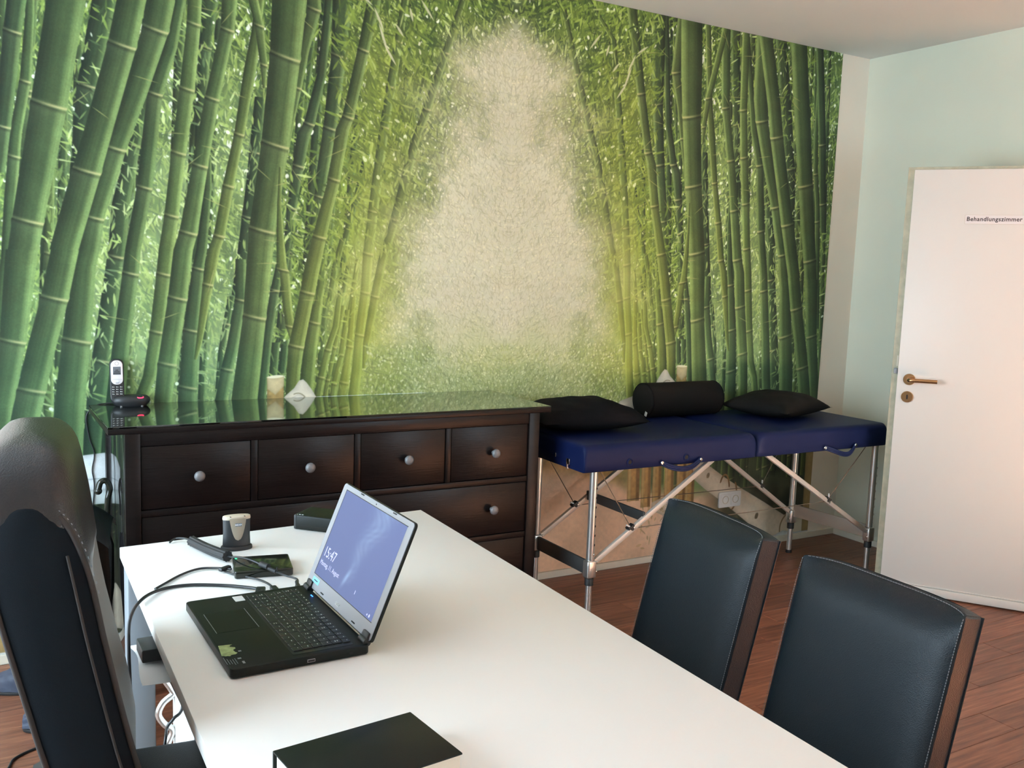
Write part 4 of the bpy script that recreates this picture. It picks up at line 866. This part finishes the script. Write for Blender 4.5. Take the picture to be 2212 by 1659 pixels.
# make the front of the sheet face the user
scr = put('screen', me, M_SCREEN, lid)
M_GLOW = mat('glowing_text', (.1, .1, .1, 1), .5, emit=(.62, .66, 1, 1), estr=1.0)
TL = lambda x, y: LID @ Matrix.Translation((x, y, .0014))
text('clock_text', '15:47', .030, M_GLOW, scr, TL(-.150, .0835), ext=.0001); text('date_text', 'Montag, 11. August', .0140, M_GLOW, scr, TL(-.150, .0600), ext=.0001)
part('cursor_spot', MB().prism(rrect(.002, .008, .0008, 1, .053, .056), .0013, .0016, M=LID).prism(rrect(.005, .006, .0015, 1, .142, .0390), .0013, .0016, M=LID).prism(rrect(.004, .004, .0015, 1, .132, .0385), .0013, .0016, M=LID), M_GLOW, scr)
part('screen_gasket', MB().prism(rrect(.318, .0014, .0004, 1, 0, .2192), .0008, .0013, M=LID).prism(rrect(.318, .0014, .0004, 1, 0, .0318), .0008, .0013, M=LID).prism(rrect(.0018, .188, .0004, 1, -.1578, .1255), .0008, .0013, M=LID), M_KEY, lid)
text('maker_lettering', 'acer', .0125, M_PRINT, lid, TL(.0, .0150), ext=.0001, ax='CENTER', off=.0003)
M_CYAN = mat('light_blue_sticker', (.20, .55, .72, 1), .3)
part('feature_sticker', MB().prism(rrect(.038, .0115, .001, 2, -.136, .0205), .0008, .0012, M=LID), M_CYAN, lid)['label'] = 'light blue sticker'
part('sticker_print', MB().prism(rrect(.020, .0018, .0006, 1, -.136, .0205), .0012, .0014, M=LID), M_BLUE2, lid)
mb = MB().cyl(LID @ Vector((0, .2245, .0006)), LID @ Vector((0, .2245, .0014)), .0016, n=10); part('webcam', mb, M_KEY, lid)
mb = MB()
for x, y in ((-.075, .2275), (.09, .2275), (-.085, .0085), (.09, .0085)): mb.prism(rrect(.016, .0022, .001, 2, x, y), .0008, .0018, M=LID)
part('rubber_bumper', mb, M_SATIN, lid)
for y in (.1585, -.1585): part('hinge', MB().cyl((.126, y - .014, BH + .001), (.126, y + .014, BH + .001), .0075, n=14).box((.130, y, BH + .009), (.009, .026, .016), bev=.002, rot=Matrix.Rotation(A_, 3, 'Y')), M_PLASTIC, lp)

# ------------------------------------------------------------------ things behind the laptop
rd = thing('card_reader', 'small oval black and beige desktop card reader standing upright', 'card reader', (.183, -1.388, .750), math.radians(-4))
E_ = lambda q, a, b, z: Vector((a * math.cos(q), b * math.sin(q), z)); QN = [2 * math.pi * k / 48 for k in range(48)]
part('foot_plate', MB().loft([[E_(q, .0375, .0225, 0) for q in QN], [E_(q, .038, .023, .002) for q in QN], [E_(q, .0375, .0225, .0075) for q in QN], [E_(q, .036, .021, .0095) for q in QN]]), M_RUBBER, rd, 50)
body = part('body', MB().loft([[E_(q, .0335, .0150, .0085) for q in QN], [E_(q, .0322, .0140, .035) for q in QN], [E_(q, .0330, .0136, .0755) for q in QN]]), M_PLASTIC, rd, 50)
part('top_cap', MB().loft([[E_(q, .0332, .0138, .0755) for q in QN], [E_(q, .0336, .0141, .0785) for q in QN], [E_(q, .0328, .0134, .0835) for q in QN], [E_(q, .0300, .0105, .0850) for q in QN]]), M_BEIGE, rd, 50)
def shield(u, v):
    z = .0250 + .0545 * v; hw = .0195 * min(1, (v + .0001) / .9) ** .42; x = (u - .5) * 2 * hw + .0012
    b = .0141 + (.0145 - .0138) * (1 - v) * .4; yv = -b * math.sqrt(max(0, 1 - (x / .0330) ** 2)) - .0016
    return Vector((x, yv, z))
mb = MB().grid(shield, 16, 20); bmesh.ops.solidify(mb.bm, geom=list(mb.bm.faces), thickness=.0016); sh_ = part('front_shield', mb, M_BEIGE, rd, 60)
mb = MB()
for x in (-.0165, .0172): mb.box((x, -.0128, .0842), (.0014, .005, .0016), rot=Matrix.Rotation(.4, 3, 'Z'))
part('notch', mb, M_DARKHOLE, rd)
part('label_plate', MB().box((.0022, -.0166, .0640), (.0150, .0008, .0068), bev=.0003), mat('slate_blue_label', (.05, .10, .17, 1), .4), sh_)
text('label_lettering', 'MEDEX', .0054, M_WHITE, sh_, frame((.0022, -.01705, .0640), (1, 0, 0), (0, 0, 1)), ext=.0001, ax='CENTER', off=.0001)
rt = thing('external_drive', 'dark green-black box device on the far right corner of the white table behind the laptop', 'device', (.4475, -1.297, .750), math.radians(-47))
part('housing', MB().box((0, 0, .0205), (.150, .094, .039), bev=.004, seg=3), M_SATIN, rt, 40)
part('front_band', MB().box((-.071, 0, .0205), (.0105, .0950, .0395), bev=.004, seg=3), M_PLASTIC, rt, 40)
part('seam_line', MB().box((0, -.0471, .012), (.146, .0008, .0012)), M_DARKHOLE, rt)
mb = MB()
for x in (-.060, -.052): mb.box((x, -.041, .0402), (.005, .003, .0005))
mb.box((-.067, -.042, .0402), (.002, .002, .0005)); part('port_print', mb, M_PRINT, rt)
for x in (-.06, .06):
    for y in (-.035, .035): part('foot', MB().cyl((x, y, 0), (x, y, .002), .005, n=8), M_RUBBER, rt)
hb = thing('usb_hub', 'flat glossy black hub with a small green light lying behind the laptop', 'hub', (.196, -1.572, .750), math.radians(-11))
part('housing', MB().prism(rrect(.128, .112, .006, 4), .0, .0175, .003, 3), M_GLOSS, hb, 40)
part('status_light', MB().cyl((-.056, .043, .0172), (-.056, .043, .0182), .0026, n=10), mat('green_led', (.05, .8, .3, 1), .4, emit=(.05, 1, .35, 1), estr=4), hb)
part('port_strip', MB().box((-.0632, 0, .009), (.002, .09, .008)), M_PLASTIC, hb)
sl = thing('cable_sleeve', 'black ribbed sleeve round a cable on the far left of the white table', 'cable sleeve', (0, 0, 0))
sp = spline([(.090, -1.325, .7632), (.111, -1.405, .7632), (.137, -1.490, .7655)], 10)
mb = MB()
rings = []
for i, p in enumerate(sp):
    t = (sp[min(i + 1, len(sp) - 1)] - sp[max(0, i - 1)]).normalized(); u = t.cross(Vector((0, 0, 1))).normalized(); v = u.cross(t)
    r = .0118 * (1.08 if i in (0, len(sp) - 1) else 1)
    rings.append([p + (u * math.cos(q) + v * math.sin(q)) * r * (1 + .07 * math.cos(10 * q)) for q in [2 * math.pi * k / 60 for k in range(60)]])
part('ribbed_tube', mb.loft(rings), M_RUBBER, sl, 50)
part('cable', MB().tube(spline([(.045, -1.284, .7535), (.060, -1.272, .758), (.078, -1.290, .762), (.090, -1.325, .763), (.111, -1.405, .7632), (.137, -1.490, .7655), (.156, -1.545, .776), (.172, -1.588, .778), (.190, -1.622, .772)], 6), .0024, 8), M_CABLE, sl, 60)
part('coupling', MB().cyl((.182, -1.608, .7760), (.193, -1.632, .7750), .0068, n=14).cyl((.193, -1.632, .772), (.205, -1.650, .768), .0045, n=12).box((.207, -1.652, .772), (.003, .004, .012)), M_RUBBER, sl, 50)
part('laptop_lead', MB().tube(spline([(.203, -1.648, .7685), (.222, -1.668, .762), (.238, -1.695, .760), (.232, -1.722, .761)], 6), .0024, 8).cyl((.233, -1.712, .760), (.225, -1.745, .760), .0042, n=10).cyl((.227, -1.738, .760), (.221, -1.7625, .7595), .0058, n=12), M_CABLE, sl, 60)
c = thing('laptop_cable', 'thick black cable from the laptop over the left edge of the white table', 'cable', (0, 0, 0))
part('cord', MB().tube(spline([(.150, -1.735, .760), (.138, -1.703, .7565), (.088, -1.655, .7542), (.018, -1.622, .7542), (-.040, -1.632, .7545), (-.086, -1.690, .757), (-.113, -1.735, .735), (-.118, -1.755, .68), (-.116, -1.755, .60), (-.112, -1.75, .45), (-.11, -1.74, .2), (-.11, -1.70, .006)], 8), .0036, 8), M_CABLE, c, 60)
part('plug', MB().box((.146, -1.738, .760), (.020, .034, .010), bev=.003, rot=Matrix.Rotation(-.35, 3, 'Z')), M_CABLE, c, 40)
c = thing('hub_cable', 'black cable curving from the flat hub to join the laptop cable', 'cable', (0, 0, 0))
part('cord', MB().tube(spline([(.128, -1.562, .7575), (.100, -1.535, .7555), (.065, -1.522, .7545), (.022, -1.545, .7535), (-.020, -1.590, .7535), (-.045, -1.618, .7535)], 8), .0028, 8), M_CABLE, c, 60)
part('plug', MB().box((.116, -1.553, .758), (.030, .012, .009), bev=.003, rot=Matrix.Rotation(.5, 3, 'Z')), M_CABLE, c, 40)
c = thing('usb_cable', 'short thin black cable between the flat hub and the laptop', 'cable', (0, 0, 0))
part('cord', MB().tube(spline([(.112, -1.552, .7535), (.128, -1.590, .7535), (.160, -1.640, .7550), (.174, -1.690, .758), (.176, -1.735, .760)], 8), .0024, 8), M_CABLE, c, 60)
part('plug', MB().box((.176, -1.742, .760), (.014, .034, .009), bev=.0025), M_CABLE, c, 40)

# ------------------------------------------------------------------ book
bk = thing('book', 'closed black-covered book with ribbon markers in the near part of the white table', 'book', (.079, -2.522, .750), math.radians(6))
BL, BW, BT = .215, .143, .044
part('page_block', MB().box((0, -.003, BT / 2), (BL - .006, BW - .008, BT - .005), bev=.001), M_PAGES, bk, 30)
part('front_cover', MB().box((0, 0, BT - .0015), (BL, BW, .003), bev=.0012), M_SATIN, bk, 40); part('back_cover', MB().box((0, 0, .0015), (BL, BW, .003), bev=.0012), M_SATIN, bk, 40)
part('spine', MB().box((0, BW / 2 - .001, BT / 2), (BL, .004, BT - .001), bev=.0015), M_SATIN, bk, 40)
for nm, m_, yy, zz in (('grey', M_SILVER, -.030, .022), ('navy', mat('navy_ribbon', (.02, .03, .06, 1), .5), -.043, .017)):
    r = MB().grid(lambda u, v: Vector((-BL / 2 + .006 - .055 * u, yy - .020 * u + (v - .5) * .007, zz - (zz - .002) * min(1, u * 1.5) ** 1.3 + .002 * math.sin(u * 5))), 14, 2); part('ribbon_marker', r, m_, bk, 60)

# ------------------------------------------------------------------ the two leather chairs
def leather_chair(loc, rz, label):
    """local frame: the sitter faces -x; origin on the floor under the seat"""
    c = thing('dining_chair', label, 'chair', loc, rz, 'black leather chairs along the right side of the white table')
    W = .396; tilt = math.radians(13.5); z0, z1 = .40, .866; Th = .056; xf = .165
    def back(u, v, s):
        y = (u - .5) * W; zl = z0 + (z1 - z0) * v; puff = .020 * ((1 - abs(2 * u - 1) ** 5) * (1 - abs(2 * v - 1) ** 6)) ** .6
        roll = .040 * (max(0, v - .86) / .14) ** 2.2 * (1 - abs(2 * u - 1) ** 7)
        x = (-puff + roll if s < 0 else Th + .4 * puff)
        top = .010 * (1 - abs(2 * u - 1) ** 4) * max(0, (v - .9) / .1)
        zz = zl + top
        return Vector((xf + x * math.cos(tilt) + (zz - z0) * math.tan(tilt), y, zz - x * math.sin(tilt) * .9))
    n, mm = 26, 30; rings = []
    for j in range(mm + 1):
        v = j / mm; ring = [back(i / n, v, -1) for i in range(n + 1)] + [back(1 - i / n, v, 1) for i in range(n + 1)]; rings.append(ring)
    b = part('backrest', MB().loft(rings), M_LEATHER, c, 50)
    bv = b.modifiers.new('soft_edge', 'BEVEL'); bv.width = .006; bv.segments = 3; bv.limit_method = 'ANGLE'; bv.angle_limit = math.radians(50)
    mb = MB()
    for uu in (.004, .996):
        pts = [back(uu, v, -1) + Vector((-.0012, 0, 0)) for v in [k / 90 for k in range(2, 90)]]
        for i in range(0, len(pts) - 1, 1):
            p, q = pts[i], pts[i + 1]; mb.tube([p.lerp(q, .15), p.lerp(q, .8)], .0009, 4)
    for k in range(1, 60):
        p, q = back(k / 61, .994, -1), back((k + .7) / 61, .994, -1); mb.tube([p + Vector((-.001, 0, .001)), q + Vector((-.001, 0, .001))], .0008, 4)
    part('stitching', mb, M_STITCH, b, 0)
    for s in (0, 1): part('side_seam', MB().tube([back(s, v, -1).lerp(back(s, v, 1), .96) for v in [k / 20 for k in range(21)]], .0022, 6), M_LEATHER, b)
    def seat(u, v):
        x = -.235 + .42 * u; y = (v - .5) * W; return Vector((x, y, .445 + .022 * ((1 - abs(2 * u - 1) ** 5) * (1 - abs(2 * v - 1) ** 5)) ** .5))
    st = MB().box((-.025, 0, .415), (.42, W, .062), bev=.008).grid(seat, 18, 18); part('seat', st, M_LEATHER, c, 50)
    M_ = M_BLACKWOOD
    for x, y in ((-.21, -.17), (-.21, .17)): part('leg', MB().loft([[Vector((x + a * s, y + b_ * s, z)) for a, b_ in ((-1, -1), (1, -1), (1, 1), (-1, 1))] for z, s in ((0, .014), (.39, .021))]), M_, c, 20)
    for y in (-.17, .17): part('leg', MB().loft([[Vector((xx + a * s, y + b_ * s, z)) for a, b_ in ((-1, -1), (1, -1), (1, 1), (-1, 1))] for z, xx, s in ((0, .235, .014), (.41, .19, .021))]), M_, c, 20)
    part('seat_rail', MB().box((-.025, 0, .372), (.40, .36, .03), bev=.003), M_, c, 20)
    return c
leather_chair((.932, -1.918, 0), math.radians(-7.2), 'black leather chair at the table nearer the massage table, the farther of two')
leather_chair((.890, -2.462, 0), math.radians(-2.6), 'black leather chair with light on its backrest nearest the camera by the table')

# ------------------------------------------------------------------ office chair
oc = thing('office_chair', 'black high-backed office chair with leather headrest at the left end of the table', 'office chair', (-.05, -2.05, 0), math.radians(-7))
LV = [(0.44, -0.15, 0.055, 0.225), (0.5, -0.138, 0.058, 0.235), (0.6, -0.138, 0.058, 0.24), (0.68, -0.15, 0.059, 0.24), (0.75, -0.168, 0.06, 0.24), (0.84, -0.188, 0.061, 0.24), (0.92, -0.206, 0.063, 0.236), (1.0, -0.223, 0.066, 0.226), (1.05, -0.234, 0.067, 0.214), (1.09, -0.241, 0.067, 0.202), (1.12, -0.244, 0.065, 0.19), (1.145, -0.245, 0.06, 0.176), (1.162, -0.245, 0.051, 0.158), (1.174, -0.245, 0.039, 0.134), (1.182, -0.245, 0.024, 0.1), (1.185, -0.245, 0.004, 0.06)]
def LVat(z):
    zs = [l[0] for l in LV]; return tuple(float(np.interp(z, zs, [l[k] for l in LV])) for k in (1, 2, 3))
def oring(z, grow=0., x0=None, th=None, hw=None):
    a, t_, h_ = LVat(z); N_ = 56; R = []
    for k in range(N_):
        q = 2 * math.pi * k / N_; cx = math.copysign(abs(math.cos(q)) ** .42, math.cos(q)); sy = math.copysign(abs(math.sin(q)) ** .42, math.sin(q))
        x = (t_ + grow) * cx
        yv = (h_ + grow) * sy
        if cx > 0: x -= .030 * cx * max(0, 1 - (yv / h_) ** 2) * max(0, min(1, (1.05 - z) / .2))     # dished front
        R.append(Vector((a + x, yv, z)))
    return R
zsB = [.44, .46, .5, .55, .6, .65, .7, .75, .8, .85, .9, .95, .99]
part('backrest', MB().loft([oring(z) for z in zsB]), M_OFFFRONT, oc, 60)
zsH = [.955, .96, .97, 1.0, 1.03, 1.06, 1.09, 1.11, 1.125, 1.14, 1.15, 1.16, 1.167, 1.174, 1.179, 1.183, 1.185]
hr = part('headrest', MB().loft([oring(z, .003 if z > .956 else -.004) for z in zsH]), M_OFFLEATHER, oc, 60)
def sidep(s):
    """woven side panel with an arched upper end, standing a little proud of the shell"""
    def prof(z):
        a, t_, h_ = LVat(z); f = 1.0
        if z > .95: f = max(0, 1 - ((z - .95) / .150) ** 2.6) ** (1 / 3.0)
        return a, t_ * .96 * f, h_
    zs = [.45 + .50 * k / 16 for k in range(17)] + [.95 + .150 * math.sin(math.pi / 2 * k / 14) for k in range(1, 15)]
    mb = MB(); rows = []
    for z in zs:
        a, t_, h_ = prof(z); row = []
        for k in range(9):
            x = -1 + 2 * k / 8; row.append(Vector((a + x * t_, s * (h_ + (.010 if s < 0 else .0) - .012 * abs(x) ** 3 - .006 * (z > 1.0) * (z - 1.0) / .14), z)))
        rows.append(row)
    V = [[mb.bm.verts.new(p) for p in r] for r in rows]
    for r0, r1 in zip(V, V[1:]):
        for k in range(8): mb.bm.faces.new((r0[k], r0[k + 1], r1[k + 1], r1[k]))
    bmesh.ops.solidify(mb.bm, geom=list(mb.bm.faces), thickness=.006)
    p = part('side_panel', mb, M_OFFFABRIC, oc, 60)
    edge = [r[0] for r in rows] + [r[-1] for r in reversed(rows)]
    if s > 0: return
    part('piping', MB().tube([e + Vector((0, s * .001, 0)) for e in edge], .0042, 8), M_OFFFABRIC2, p, 60)
    if s < 0:
        mb = MB(); pts = [r[8] + Vector((.004, s * .0015, 0)) for r in rows]; st = []
        for r in rows[17:]: st.append(r[0]) 
        dense = spline([r[0] + Vector((-.007, s * .004, .004)) for r in rows[17:]] + [r[-1] + Vector((.006, s * .004, .004)) for r in reversed(rows[17:])], 4)
        for i in range(0, len(dense) - 2, 3): mb.tube([dense[i], dense[i + 1]], .0007, 4)
        part('stitching', mb, M_STITCH, p, 0)
        band = [Vector((LVat(z)[0] + LVat(z)[1] * .62, s * (LVat(z)[2] + .0085), z)) for z in [.46 + .575 * k / 22 for k in range(23)]]
        part('band_seam', MB().tube(band, .0022, 6), M_OFFFABRIC2, p, 60)
M_OFFFABRIC2 = mat('brown_black_piping', (.028, .022, .020, 1), .7)
sidep(-1)
part('front_seam', MB().tube([Vector((LVat(z)[0] + LVat(z)[1] - .0285 * max(0, min(1, (1.05 - z) / .2)), -.0, z)) for z in [.47 + .5 * k / 24 for k in range(25)]], .0016, 6), M_DARKHOLE, oc, 60)
part('seat', MB().prism(rrect(.52, .49, .07, 8, .085, 0), .425, .505, .026, 5), M_LEATHER, oc, 50)
part('seat_pan', MB().prism(rrect(.44, .42, .05, 5, .085, 0), .395, .427, .005), M_PLASTIC, oc, 40)
part('gas_column', MB().cyl((.07, 0, .10), (.07, 0, .40), .026, n=18).cyl((.07, 0, .08), (.07, 0, .24), .034, n=18), M_PLASTIC, oc, 50)
for k in range(5):
    q = math.radians(56 + 72 * k); e = Vector((.07 + .30 * math.cos(q), .30 * math.sin(q), .075))
    f = part('base_arm', MB().tube([(.07, 0, .105), (.07 + .15 * math.cos(q), .15 * math.sin(q), .098), e], [.03, .024, .017], 10, flat=.7), M_PLASTIC, oc, 50)
    n_ = Vector((-math.sin(q), math.cos(q), 0)); part('caster', MB().cyl(e + n_ * .012 + Vector((0, 0, -.047)), e + n_ * .028 + Vector((0, 0, -.047)), .027, n=18).cyl(e - n_ * .028 + Vector((0, 0, -.047)), e - n_ * .012 + Vector((0, 0, -.047)), .027, n=18).cyl(e + Vector((0, 0, -.05)), e, .008, n=8), M_RUBBER, f, 50)
part('back_bracket', MB().tube([(-.02, 0, .40), (-.16, 0, .41), (-.212, 0, .50), (-.225, 0, .62)], [.022, .022, .022, .018], 10, flat=1.8), M_PLASTIC, oc, 50)
cable('table_cable', [(-.005, -1.66, .64), (-.004, -1.69, .52), (-.025, -1.70, .495), (-.038, -1.70, .478), (-.05, -1.74, .46), (-.07, -1.72, .30), (-.10, -1.70, .10), (-.12, -1.68, .006)], .0034, 'thin black cable slung from under the table edge past the office chair seat')
cable('floor_cable', [(-.42, -1.0, .004), (-.36, -.93, .004), (-.31, -.80, .004), (-.285, -.74, .004), (-.2, -.70, .004), (-.1, -.72, .004)], .004, 'black cable lying on the floor behind the office chair')
